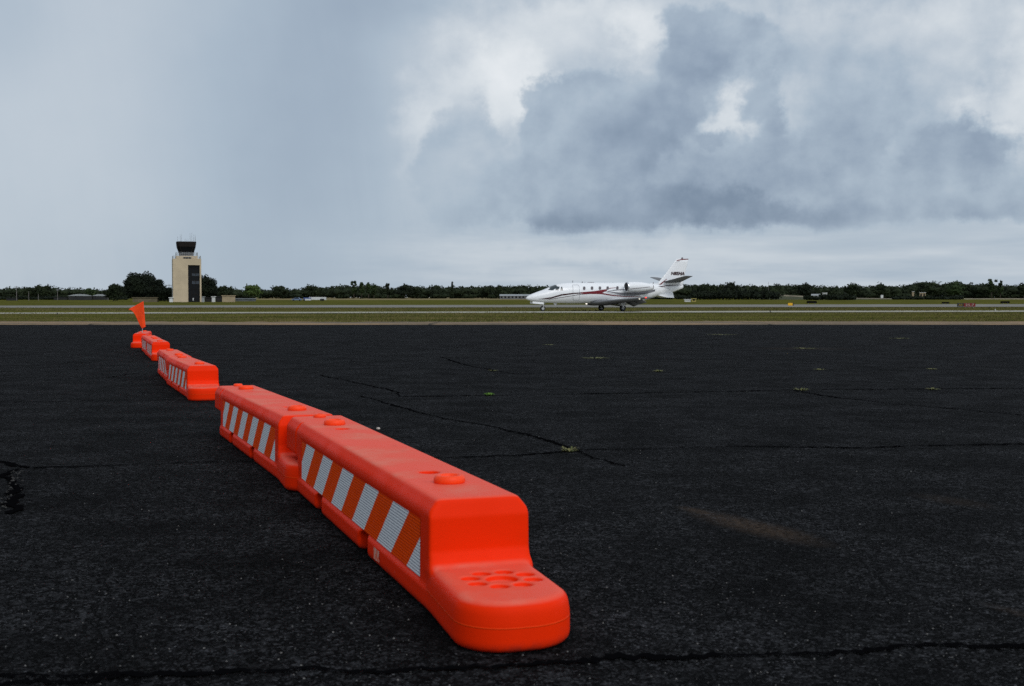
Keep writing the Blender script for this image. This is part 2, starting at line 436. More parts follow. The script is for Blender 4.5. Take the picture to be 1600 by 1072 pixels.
# ------------------------------------------------------------------ cracks and joints in the asphalt
def crack(pts, w0, w1, name='pavement_crack', jag=1.0):
    P_ = [G(*p) for p in pts]; L = []
    for a, b_ in zip(P_[:-1], P_[1:]):
        seg = (b_ - a).length; n = max(2, int(seg / (.010 if a.y < 3.4 else .028))); n = min(n, 260)
        for i in range(n): L.append(a.lerp(b_, i / n))
    L.append(P_[-1]); mb = MB(); vs = []; ph = random.random() * 9; off = 0
    for i, p in enumerate(L):
        d = (L[min(i + 1, len(L) - 1)] - L[max(i - 1, 0)]); d.z = 0; d.normalize(); nrm = Vector((-d.y, d.x, 0))
        off = off * .9 + random.gauss(0, .0045) * jag * (1 + p.y * .03)
        t = i / (len(L) - 1); w = (w0 + (w1 - w0) * t) * 1.45 * (.75 + .4 * math.sin(i * .11 + ph) * math.sin(i * .037))
        if i in (0, len(L) - 1): w = .001
        for s in (-1, 1):
            q = p + nrm * (off + s * w * random.uniform(.05, .6)); vs.append((q.x, q.y, gz(q.y) + .004))
    mb.add(vs, [(2 * i, 2 * i + 1, 2 * i + 3, 2 * i + 2) for i in range(len(L) - 1)])
    return mb.build(name, crackm, kind='structure')
crack([(-60, 716), (0, 722), (35, 733), (150, 729), (300, 724), (430, 719), (700, 716), (800, 712), (870, 707), (905, 703), (1000, 702), (1150, 697), (1230, 698), (1350, 700), (1450, 697), (1680, 693)], .034, .030)
crack([(38, 733), (22, 742), (14, 760), (12, 775), (-10, 806)], .03, .045, jag=2.0)
crack([(500, 586), (566, 601), (599, 607), (618, 613), (627, 620)], .028, .03)
crack([(622, 620), (640, 620), (760, 618), (911, 616), (1145, 612), (1243, 609), (1470, 608), (1700, 606)], .042, .045)
crack([(560, 619), (580, 623), (618, 636), (690, 655), (774, 669), (820, 679), (885, 698), (924, 714), (976, 729)], .026, .022)
crack([(1240, 610), (1308, 622), (1405, 632), (1503, 640), (1640, 654)], .035, .025)
crack([(690, 558), (712, 565), (729, 571), (800, 584)], .04, .03)
crack([(560, 586), (700, 585), (900, 584)], .03, .03)
crack([(-40, 630), (0, 629), (150, 627), (296, 625)], .03, .03)
crack([(170, 590), (200, 585), (235, 582), (330, 582)], .022, .02)
crack([(-60, 1062), (0, 1060), (200, 1059), (420, 1052), (600, 1050), (840, 1041), (960, 1029), (1100, 1030), (1240, 1024), (1350, 1020), (1450, 1009), (1660, 1012)], .022, .030, jag=1.0)
crack([(-60, 1068), (0, 1072), (120, 1066), (200, 1062)], .03, .02)

# ------------------------------------------------------------------ barricades (signed distance field -> surface net)
def surface_net(f, lo, hi, h):
    ax = [np.arange(lo[i], hi[i] + h, h) for i in range(3)]
    nx, ny, nz = map(len, ax)
    V = np.empty((nx, ny, nz), np.float32)
    for i0 in range(0, nx, 64):
        A, Bv, C = np.meshgrid(ax[0][i0:i0 + 64], ax[1], ax[2], indexing='ij'); V[i0:i0 + 64] = f(A, Bv, C)
    ins = V < 0
    cs = sum(ins[i:nx - 1 + i, j:ny - 1 + j, k:nz - 1 + k].astype(np.int8) for i in (0, 1) for j in (0, 1) for k in (0, 1))
    cell = (cs > 0) & (cs < 8); idx = -np.ones(cell.shape, np.int64); ci = np.argwhere(cell); idx[cell] = np.arange(len(ci))
    acc = np.zeros((len(ci), 3)); cnt = np.zeros(len(ci)); I, J, K = ci.T
    corners = [(i, j, k) for i in (0, 1) for j in (0, 1) for k in (0, 1)]
    for a in corners:
        for b_ in corners:
            if a < b_ and sum(abs(p - q_) for p, q_ in zip(a, b_)) == 1:
                va = V[I + a[0], J + a[1], K + a[2]]; vb = V[I + b_[0], J + b_[1], K + b_[2]]
                m = (va < 0) != (vb < 0); t = np.where(m, va / np.where(m, va - vb, 1), 0)
                for d in range(3): acc[:, d] += np.where(m, a[d] + t * (b_[d] - a[d]), 0)
                cnt += m
    pos = (ci + acc / cnt[:, None]) * h + np.array(lo)
    for _ in range(3):                                  # pull on to the exact surface
        e = h * .25; x, y, z = pos.T; v0 = f(x, y, z)
        g_ = np.stack([f(x + e, y, z) - f(x - e, y, z), f(x, y + e, z) - f(x, y - e, z), f(x, y, z + e) - f(x, y, z - e)], 1) / (2 * e)
        gn = (g_ ** 2).sum(1) + 1e-6; pos -= np.clip(v0 / gn, -h * .4, h * .4)[:, None] * g_ * .7
    faces = []
    for d in range(3):
        sl0 = [slice(None)] * 3; sl1 = [slice(None)] * 3; sl0[d] = slice(0, -1); sl1[d] = slice(1, None)
        ch = ins[tuple(sl0)] != ins[tuple(sl1)]; e = np.argwhere(ch)
        o1, o2 = [(1, 2), (2, 0), (0, 1)][d]
        ok = (e[:, o1] > 0) & (e[:, o2] > 0) & (e[:, o1] < V.shape[o1] - 1) & (e[:, o2] < V.shape[o2] - 1); e = e[ok]
        flip = ins[e[:, 0], e[:, 1], e[:, 2]]
        qd = []
        for s1, s2 in ((-1, -1), (0, -1), (0, 0), (-1, 0)):
            c = e.copy(); c[:, o1] += s1; c[:, o2] += s2; qd.append(idx[c[:, 0], c[:, 1], c[:, 2]])
        qd = np.stack(qd, 1); qd[~flip] = qd[~flip][:, ::-1]; faces.append(qd)
    return pos, np.concatenate(faces)
def smax(a, b_, k):
    h_ = np.clip(.5 - .5 * (b_ - a) / k, 0, 1); return b_ * (1 - h_) + a * h_ + k * h_ * (1 - h_)
def smin(a, b_, k):
    return -smax(-a, -b_, k)
def boxd(u, v, z, c, hs, r=.0):
    qx = np.abs(u - c[0]) - hs[0] + r; qy = np.abs(v - c[1]) - hs[1] + r; qz = np.abs(z - c[2]) - hs[2] + r
    return np.sqrt(np.maximum(qx, 0) ** 2 + np.maximum(qy, 0) ** 2 + np.maximum(qz, 0) ** 2) + np.minimum(np.maximum(qx, np.maximum(qy, qz)), 0) - r
HOOD, LOW = 2.12, 1.85
def sst(x, a, b_):
    t = np.clip((x - a) / (b_ - a), 0, 1); return t * t * (3 - 2 * t)
def barrier_sdf(u, v, z):
    av = np.abs(v)
    w = .1275 - .0055 * sst(z, .048, .062) - .003 * (z / .25)
    w = w - .003 * sst(z, .056, .061) * (1 - sst(z, .199, .204)) * sst(u, .078, .083) * (1 - sst(u, 1.762, 1.767))
    d = smax(av - w, z - .254, .007)
    d = smax(d, ((av - .096) * .034 + (z - .254) * .026) / .0428, .007)
    face = .014 * np.clip((z - .212) / .042, 0, 1) - .014 * np.clip((.136 - z) / .036, 0, 1)
    d = smax(d, face - u, .009)
    d = smax(d, u - HOOD, .016)
    d = smax(d, -z, .022)
    # vertical groove before the hood
    gr = np.maximum(np.sqrt((u - 1.885) ** 2 + (np.minimum(av, .13) - w - .004) ** 2) - .0135, -(z - .10))
    d = smax(d, -gr, .004)
    gt = np.maximum(np.sqrt((u - 1.885) ** 2 + (((av - .096) * .034 + (z - .254) * .026) / .0428 - .004) ** 2) - .0125, .085 - av)
    d = smax(d, -gt, .004)
    # socket under the hood and the two slots through the foot
    d = smax(d, -boxd(u, v, z, (LOW + .3, 0, 0), (.3, .3, .130), .01), .012)
    for c in (.68, 1.38): d = smax(d, -boxd(u, v, z, (c, 0, -.04), (.058, .3, .096), .022), .010)
    # tongue
    qx = np.abs(u + .136) - .236 + .112; qy = np.abs(v + .062 * np.minimum(u, 0)) - .1265 + .112
    pl = np.sqrt(np.maximum(qx, 0) ** 2 + np.maximum(qy, 0) ** 2) + np.minimum(np.maximum(qx, qy), 0) - .112
    pl = pl + .006 * sst(z, .05, .105)
    t = smax(pl, z - .102, .026); t = smax(t, -z, .020)
    cu = -.155
    rr = np.sqrt((u - cu) ** 2 + v ** 2)
    t = smax(t, -np.maximum(rr - .033, .090 - z), .009)
    for k in range(8):
        a = math.pi * 2 * (k + .5) / 8
        t = smax(t, -np.maximum(np.sqrt((u - cu - .068 * math.cos(a)) ** 2 + (v - .068 * math.sin(a)) ** 2) - .0185, .092 - z), .009)
    d = smin(d, t, .004 + .015 * sst(z, .07, .10))
    for c in (.44, 1.60): d = smax(d, -np.maximum(np.sqrt((u - c) ** 2 + v ** 2) - .026, .225 - z), .004)
    return d
pos, quads = surface_net(barrier_sdf, (-.41, -.1705, -.01), (2.14, .1705, .27), .0055)
bme = bpy.data.meshes.new('body'); bme.from_pydata(pos.tolist(), [], quads.tolist()); bme.update()
bme.polygons.foreach_set('use_smooth', [True] * len(bme.polygons)); bme.materials.append(orange)
# the local frame: u runs from the tongue end to the hood end (+X), v = -Y ... mirrored below through the root rotation
def make_barrier():
    root = empty('traffic_barricade')
    body = bpy.data.objects.new('body', bme); COL.objects.link(body); body.parent = root
    for u_, in ((.25,), (1.75,)):
        mb = MB(); mb.lathe([(.0, .0), (.037, .0), (.0395, .005), (.0385, .014), (.035, .019), (.029, .0205), (.024, .020), (.022, .016), (.021, .012), (.0, .012)], (u_, 0, .2525), 36)
        mb.build('screw_cap', orange_cap, root, True)
    mb = MB(); mb.lathe([(.0, .0), (.024, .0), (.025, .008), (.020, .014), (.008, .015), (.006, .010), (.0, .010)], (2.055, 0, .2525), 28)
    mb.build('hinge_pin', orange_cap, root, True)
    for s in (-1, 1):
        mb = MB(); yy = s * .1208
        def yz(z): return s * (.1275 - .0055 - .003 * z / .25 - .003 + .0012)
        xs_ = np.linspace(.086, 1.758, 60); vs = []
        for x in xs_:
            for z in (.0625, .13, .198): vs.append((x, yz(z), z))
        mb.add(vs, [(3 * i + k, 3 * i + 3 + k, 3 * i + 4 + k, 3 * i + 1 + k) for i in range(59) for k in (0, 1)])
        mb.build('reflective_panel', tape, root)
    return root
proto = make_barrier()
# local +X (u) points away from the viewer: world dir (-sin a, cos a) -> rotation a + 90 deg
GB = 'orange airport barricades standing in a broken line'
poses = [(-.073, 2.76, 19.1, 'nearest orange water-filled barricade, its rounded pin-holed foot end facing the viewer'),
         (-.805, 4.80, 20.3, 'orange striped barricade hooked directly behind the nearest one'),
         (-2.418, 9.5, 20.3, 'middle orange barricade across the clear gap, square end facing the viewer'),
         (-3.150, 11.54, 18.8, 'orange barricade coupled behind the middle one, showing a few narrow stripes'),
         (-4.848, 16.78, 18.9, 'small distant orange barricade just right of the one carrying the flag'),
         (-5.556, 18.87, 18.9, 'orange barricade coupled to the back end of the small distant one beside the flag'),
         (-6.80, 22.2, 14.0, 'farthest orange barricade, with the pennant flag stuck in its cap')]
barriers = []
for i, (x, y, a, lab) in enumerate(poses):
    o = proto if i == 0 else copy_tree(proto)
    yb = y + 2.1 * math.cos(R(a)); o.location = (x, y, gz(y)); o.rotation_euler = (0, -math.atan((gz(yb) - gz(y)) / 2.1), R(a + 90))
    tag(o, lab, 'barricade', GB); barriers.append(o)
# faded label low on the nearest barricade's side (side facing the viewer's left is local +Y)
mb = MB(); mb.add([(.47, .1284, .005 + .012), (.535, .1284, .017), (.535, .1284, .048), (.47, .1284, .048)], [(0, 1, 2, 3)])
mb.build('label_sticker', labelm, proto, label='faded white sticker with red print low on the side')

# ------------------------------------------------------------------ flag in the farthest barricade
flagm = mottled('flag_cloth', (.98, .085, .012), (.94, .065, .010), 9, .7, .2)
flagm.node_tree.nodes['Principled BSDF'].inputs['Transmission Weight'].default_value = 0
metalm = mat('grey_metal', (.35, .36, .38), .4, .6)
blackm = mottled('black_rubber', (.012, .012, .013), (.022, .022, .022), 20, .7, .3)
b5 = barriers[-1]; FD = 22.35
fb_ = at(222.0, 518.3, FD)
flag = empty('pennant_flag', fb_, label='fluorescent orange pennant flag twisting in the wind on a thin rod', cat='flag')
def fl(px, py, dy=0): p = at(px, py, FD + dy) - fb_; return p
mb = MB(); mb.tube([(0, 0, -.02), fl(223.2, 505, .03), fl(224.2, 488, .04), fl(223.4, 472.5, .04)], .006, 6)
mb.build('rod', metalm, flag)
# cloth: left edge and right edge curves
le = [(201.5, 484.6), (206, 485.2), (210, 490), (214, 498), (218, 507), (222, 513.4)]
te = [(200.2, 484.2), (206, 480.2), (212, 477.4), (218, 474.0), (222, 471.8), (224.2, 470.8)]
re_ = [(224.2, 470.8), (225, 480), (225.8, 490), (226.6, 500), (227.3, 508), (227.6, 510.6)]
def ev(c, t):
    t *= len(c) - 1; i = min(int(t), len(c) - 2); f_ = t - i; return np.array(c[i]) * (1 - f_) + np.array(c[i + 1]) * f_
rows = []; NR = 22; NC = 16
for r in range(NR + 1):
    tr = r / NR
    for c in range(NC + 1):
        s = c / NC
        a_ = ev(le, tr); b_ = ev(re_, tr); p = a_ * (1 - s) + b_ * s
        p = p + (ev(te, s) - (np.array(le[0]) * (1 - s) + np.array(re_[0]) * s)) * max(0, 1 - tr * 2.2)
        rows.append(fl(p[0], p[1], .014 * math.sin(s * 5 + tr * 2) * (1 - tr * .5) + .015 * (1 - s) * (1 - tr)))
mb = MB(); n = NC + 1
mb.add(rows, [(r * n + c, r * n + c + 1, (r + 1) * n + c + 1, (r + 1) * n + c) for r in range(NR) for c in range(NC)])
cl = mb.build('cloth', flagm, flag, True)
md = cl.modifiers.new('thick', 'SOLIDIFY'); md.thickness = .002
mb = MB()
for k, (w_, h_) in enumerate(((1.0, .7), (.9, .8), (1.1, .6), (.8, .9))):
    cx, cy = 221.0 + k * .75, 486.6 + k * 1.45
    mb.add([fl(cx, cy, -.06), fl(cx + w_ * .9, cy + .3, -.06), fl(cx + w_ * 1.1, cy + h_ + .2, -.06), fl(cx + .25, cy + h_, -.06)], [(0, 1, 2, 3)])
mb.build('printed_marks', blackm, flag)

# ------------------------------------------------------------------ weeds and pebbles on the apron
weed_g = [mottled('weed_green', (.07, .17, .02), (.11, .20, .03), 14, .8, .2), mottled('weed_straw', (.15, .14, .06), (.07, .085, .03), 14, .8, .2)]
def tuft(px, py, w, h, m, n, label):
    w *= .5; h *= .5; n = int(n * .55)
    c = G(px, py); mb = MB()
    for _ in range(n):
        a = random.uniform(0, 2 * math.pi); r0 = random.random() ** .7 * w * .3; bx_, by_ = math.cos(a) * r0, math.sin(a) * r0
        ln = random.uniform(.5, 1.0); dx_, dy_ = math.cos(a) * w * .5 * ln, math.sin(a) * w * .5 * ln; hh = h * random.uniform(.3, 1.0); bw = random.uniform(.002, .0045) * (1 + c.y * .12)
        px_, py_ = -math.sin(a) * bw, math.cos(a) * bw
        mb.add([(bx_ - px_, by_ - py_, 0), (bx_ + px_, by_ + py_, 0), (bx_ + dx_ * .55 + px_ * .7, by_ + dy_ * .55 + py_ * .7, hh), (bx_ + dx_ * .55 - px_ * .7, by_ + dy_ * .55 - py_ * .7, hh),
                (bx_ + dx_, by_ + dy_, hh * .75)], [(0, 1, 2, 3), (3, 2, 4)])
    o = mb.build('weed_tuft', m, None, label=label, cat='weed', group='weeds growing through the asphalt'); o.location = c
T = 'in the asphalt'
tuft(764, 618, .16, .045, weed_g[0], 90, 'bright green clump of weed on the crack line right of the barricades')
tuft(890, 706, .17, .05, weed_g[1], 70, 'straw green weed where two cracks cross, the nearest weed on the apron')
tuft(770, 580, .22, .035, weed_g[1], 50, 'small yellowish weed on the apron a little beyond the bright green clump')
tuft(1029, 581, .25, .045, weed_g[1], 60, 'low weed tuft on the open apron below the tail of the jet')
tuft(931, 560, .75, .03, weed_g[1], 90, 'wide thin line of dry weeds on the apron below the main wheels of the jet')
tuft(1253, 610, .26, .04, weed_g[1], 60, 'dull brownish weed where the slanting crack leaves the long joint at the right')
tuft(1456, 609, .24, .04, weed_g[1], 55, 'yellow green weed on the long joint, nearest the right edge of the apron')
tuft(1280, 578, .28, .03, weed_g[1], 45, 'faint weed beyond the long joint, straight above the start of the slanting crack')
tuft(1457, 577, .30, .02, weed_g[1], 35, 'flat pale weed beyond the long joint, at right of the apron')
tuft(1258, 545, .75, .04, weed_g[1], 90, 'broad dry weed patch in a dirty spot near the far side of the apron')
tuft(1405, 529, .9, .03, weed_g[1], 70, 'thin far weed line below the pale house beyond the runway')
tuft(1128, 523, 1.4, .02, weed_g[1], 80, 'long thin pale weed line closest to the far edge of the apron')
tuft(858, 539, .5, .02, weed_g[1], 40, 'tiny weed on the apron straight below the nose wheel of the jet')
stonem = mottled('pale_stone', (.42, .36, .32), (.55, .5, .45), 60, .8, .3)
def pebble(px, py, r, label):
    c = G(px, py); mb = MB(); bm_ = bmesh.new(); bmesh.ops.create_icosphere(bm_, subdivisions=2, radius=r)
    vs = [(v.co.x * (1 + random.uniform(-.15, .15)), v.co.y * (1 + random.uniform(-.15, .15)), v.co.z * .7 + r * .6) for v in bm_.verts]
    mb.add(vs, [tuple(v.index for v in f.verts) for f in bm_.faces]); bm_.free()
    o = mb.build('pebble', stonem, None, True, label=label, cat='pebble'); o.location = c
pebble(591, 671.5, .011, 'small pale pinkish pebble lying just behind the nearest barricade')
gravel = MB()
for _ in range(45):                                   # loose bits in the broken corner of the joint at the left
    t = random.random(); px = 30 - 28 * t + random.gauss(0, 7); py = 738 + 62 * t + random.gauss(0, 3)
    c = G(px, py); r = random.uniform(.002, .0065); h = r * .9
    vs = [(c.x + r * random.uniform(.7, 1.3) * math.cos(k * 1.2566), c.y + r * random.uniform(.7, 1.3) * math.sin(k * 1.2566), c.z + .005) for k in range(5)]
    gravel.add(vs + [(c.x, c.y, c.z + .005 + h)], [(k, (k + 1) % 5, 5) for k in range(5)])
gravel.build('gravel', mottled('gravel_grey', (.012, .012, .012), (.045, .043, .04), 90), None, kind='stuff', label='crumbled stone bits in the broken pavement joint at left', cat='gravel')
grit = MB()
for _ in range(700):
    px = random.uniform(-50, 1650); py = random.uniform(520, 1072) if random.random() < .7 else random.uniform(900, 1072)
    c = G(px, py); r = random.uniform(.0008, .0024) * (1 + .06 * c.y)
    vs = [(c.x + r * random.uniform(.6, 1.3) * math.cos(k * 1.2566), c.y + r * random.uniform(.6, 1.3) * math.sin(k * 1.2566), c.z + .001) for k in range(5)]
    grit.add(vs + [(c.x, c.y, c.z + .001 + r)], [(k, (k + 1) % 5, 5) for k in range(5)])
grit.build('loose_grit', mottled('grit_grey', (.05, .05, .05), (.16, .155, .15), 25), None, kind='stuff', label='tiny pale grit scattered over the dark asphalt', cat='grit')

# grass blades on the verge
def clump_field(name, m, n, y0, y1, xs, hmin, hmax, w, label, power=1.0):
    y = y0 + (y1 - y0) * RNG.random(n) ** power; x = (RNG.random(n) * 2 - 1) * xs(y); z = np.interp(y, PA, PB)
    pn = np.sin(x * .55) * np.cos(y * .8 + x * .13) + np.sin(x * .17 + 2) * .7
    hgt = (hmin + (hmax - hmin) * RNG.random(n) ** 2) * (1 + .5 * np.clip(pn, -1, 1)); a = RNG.random(n) * np.pi; ww = w * (.6 + .8 * RNG.random(n))
    lx = (RNG.random(n) - .5) * hgt * .8
    v = np.empty((n, 3, 3)); ca, sa = np.cos(a) * ww, np.sin(a) * ww
    v[:, 0] = np.stack([x - ca, y - sa, z - .01], 1); v[:, 1] = np.stack([x + ca, y + sa, z - .01], 1); v[:, 2] = np.stack([x + lx, y, z + hgt], 1)
    me = bpy.data.meshes.new(name); me.from_pydata(v.reshape(-1, 3).tolist(), [], np.arange(n * 3).reshape(-1, 3).tolist()); me.materials.append(m)
    o = bpy.data.objects.new(name, me); COL.objects.link(o); tag(o, label, 'grass', None, 'stuff')
bladem = mat('grass_blades', (.06, .07, .02), .9, 0, .1); nt_, b = nodes(bladem)
P = posco(bladem); X_, Y_, Z_ = xyz(P); a1 = noise(comb(X_ * .4, Y_, 0.0), .35, 5, .65); a2 = noise(P, 9, 3, .6)
c = mixc(smooth(a1, .38, .62), (.058, .066, .015), (.150, .118, .052)); c = mixc(smooth(a2, .4, .7) * .6, c, (.125, .125, .034))
nt_.links.new(c, b.inputs['Base Color'])
clump_field('verge_grass', bladem, 60000, 52.0, 97, lambda y: y * .46 + 4, .015, .085, .035, 'rough patchy olive grass on the verge beyond the apron', 1.5)
clump_field('infield_grass', bladem, 60000, 112, 178, lambda y: y * .46 + 6, .03, .12, .06, 'rough grass between taxiway and runway', 1.2)

# ------------------------------------------------------------------ trees
def foliage(name, c1, c2, c3):
    m = mat(name, c1, .9, 0, .15); nt_, b = nodes(m)
    O = posco(m); a = noise(O, .22, 4, .6); d = noise(O, 1.6, 4, .65)
    c = mixc(smooth(a, .35, .65), c1, c2); c = mixc(smooth(d, .50, .78) * .7, c, c3)
    nt_.links.new(c, b.inputs['Base Color']); return m
fol_dark = foliage('foliage_dark', (.011, .017, .008), (.021, .030, .013), (.036, .048, .019))
fol_black = foliage('foliage_deep', (.008, .012, .008), (.013, .019, .010), (.026, .034, .016))
fol_mid = foliage('foliage_mid', (.020, .034, .014), (.032, .052, .018), (.065, .085, .028))
fol_light = foliage('foliage_light', (.045, .070, .018), (.060, .095, .025), (.10, .13, .045))
barkm = mottled('bark', (.05, .04, .03), (.09, .075, .06), 2.0)
def leaves(centers, radii, n, size, seed, core=True, r0=.62, r1=.50, cr=.66):
    """leaf quads spread through lumpy ellipsoids, plus rough inner masses that stop the light"""
    rng = np.random.default_rng(seed); V_, Fc = [], []; base_ = 0
    vol = np.array([r[0] * r[2] for r in radii]); vol = vol / vol.sum()
    for (c, r, q_) in zip(centers, radii, vol):
        k = max(30, int(n * q_)); d = rng.normal(size=(k, 3)); d /= np.linalg.norm(d, axis=1)[:, None]
        lump = 1 + .16 * np.sin(d[:, 0] * 5 + seed + c[0]) + .14 * np.sin(d[:, 2] * 6 + c[2] * 2) + .12 * np.sin(d[:, 1] * 7 + c[0] * 3)
        rad = (r0 + r1 * rng.random(k) ** .8) * lump
        p = np.array(c) + d * rad[:, None] * np.array(r)
        nrm = d + rng.normal(size=(k, 3)) * .7; nrm /= np.linalg.norm(nrm, axis=1)[:, None]
        t = np.cross(nrm, rng.normal(size=(k, 3))); t /= np.linalg.norm(t, axis=1)[:, None] + 1e-9; bb = np.cross(nrm, t)
        s = size * (.5 + rng.random(k))[:, None]
        q4 = np.stack([p - t * s - bb * s * .6, p + t * s * .8 - bb * s * .7, p + t * s + bb * s * .6, p - t * s * .7 + bb * s], 1)
        V_.append(q4.reshape(-1, 3)); Fc.append(np.arange(k * 4).reshape(-1, 4) + base_); base_ += k * 4
        if core:
            bm_ = bmesh.new(); bmesh.ops.create_icosphere(bm_, subdivisions=2, radius=1)
            cv = np.array([v.co[:] for v in bm_.verts]); tri = np.array([[v.index for v in f.verts] for f in bm_.faces]); bm_.free()
            l2 = cr + .1 * np.sin(cv[:, 0] * 5 + c[0]) + .1 * rng.random(len(cv))
            V_.append(np.array(c) + cv * l2[:, None] * np.array(r)); Fc.append(('t', tri + base_)); base_ += len(cv)
    faces = []
    for f in Fc: faces += (f[1].tolist() if isinstance(f, tuple) else f.tolist())
    return np.concatenate(V_).tolist(), faces
def mesh_obj(name, v, f, m, parent=None):
    me = bpy.data.meshes.new(name); me.from_pydata(v, [], f); me.materials.append(m)
    o = bpy.data.objects.new(name, me); COL.objects.link(o); o.parent = parent; return o
def tree(name, loc, H, W, m, seed, label, cat='tree', kind='round', group=None, n=900, size=None):
    rng = random.Random(seed); root = empty(name, loc, label=label, cat=cat, group=group)
    cs, rs = [], []
    if kind == 'round':
        for i in range(9):
            a = rng.uniform(0, 6.28); q_ = rng.uniform(0, .30) * W; zc = H * rng.uniform(.42, .80); k = rng.uniform(.17, .27)
            cs.append((math.cos(a) * q_, math.sin(a) * q_ * .8, zc)); rs.append((W * k, W * k, min(H * .22, H - zc) * rng.uniform(.85, 1.0)))
        cs.append((0, 0, H * .45)); rs.append((W * .42, W * .36, H * .30))
    elif kind == 'bush':
        for i in range(8):
            q_ = rng.uniform(-.36, .36) * W; zc = H * rng.uniform(.3, .68) * (1 - abs(q_) / W * .6); cs.append((q_, rng.uniform(-.2, .2) * W, zc)); rs.append((W * rng.uniform(.14, .22), W * .18, min(zc, H - zc) * .95))
        cs.append((0, 0, H * .35)); rs.append((W * .45, W * .3, H * .36))
    elif kind == 'pine':
        for i in range(8):
            t = i / 7; cs.append((rng.uniform(-.1, .1) * W, rng.uniform(-.1, .1) * W, H * (.38 + .55 * t))); rr_ = W * (.46 - .34 * t) * rng.uniform(.7, 1.1); rs.append((rr_, rr_, H * .09))
    elif kind == 'column':
        for i in range(6):
            t = i / 5; cs.append((0, 0, H * (.15 + .75 * t))); rr_ = W * .5 * (1 - .7 * t); rs.append((rr_, rr_, H * .13))
    elif kind == 'thin':
        for i in range(10):
            a = rng.uniform(0, 6.28); q_ = rng.uniform(.05, .42) * W; zc = H * rng.uniform(.4, .93); cs.append((math.cos(a) * q_, math.sin(a) * q_, zc)); rs.append((W * .13, W * .13, H * .06))
        cs.append((0, 0, H * .5)); rs.append((W * .25, W * .25, H * .22))
    v, f = leaves(cs, rs, n, size or W * .035, seed); mesh_obj('crown', v, f, m, root)
    mb = MB(); mb.tube([(0, 0, -.2), (W * .01, 0, H * .25), (0, 0, H * .55), (0, 0, H * .8)], [H * .028, H * .02, H * .013, H * .004], 8)
    for i in range(4):
        a = i * 1.6 + rng.random(); mb.tube([(0, 0, H * (.3 + .06 * i)), (math.cos(a) * W * .16, math.sin(a) * W * .16, H * (.45 + .06 * i)), (math.cos(a) * W * .3, math.sin(a) * W * .3, H * (.55 + .06 * i))], [H * .012, H * .008, H * .003], 6)
    mb.build('trunk', barkm, root, True); return root
def tree_px(name, px, ytop, wpx, D, m, seed, label, kind='round', base=None, **kw):
    z0 = gz(D); p = at(px, 472, D); ztop = at(px, ytop, D).z; p.z = z0
    return tree(name, p, ztop - z0, wpx * D / F, m, seed, label, kind=kind, **kw)
# beside the tower
tree_px('oak_tree', 216, 427.5, 52, 420, fol_black, 11, 'big dark broad tree left of the control tower, tallest of its clump', n=11000, size=.21)
tree_px('oak_tree', 247, 434, 36, 415, fol_black, 12, 'dark loose-crowned tree between the biggest tree and the control tower', n=5200, size=.21)
tree_px('oak_tree', 177, 443.5, 30, 470, fol_dark, 13, 'lower bushy dark green tree at the left foot of the big clump', n=3600, size=.23)
tree_px('oak_tree', 262, 448, 22, 420, fol_black, 14, 'dark small tree touching the left wall of the control tower', n=2000, size=.2)
tree_px('oak_tree', 321, 430, 32, 428, fol_black, 15, 'dark rounded tree right against the right side of the control tower', n=6500, size=.2)
tree_px('oak_tree', 334, 441, 16, 432, fol_black, 16, 'small dark crown on the right shoulder of the tree beside the control tower', n=1900, size=.2)
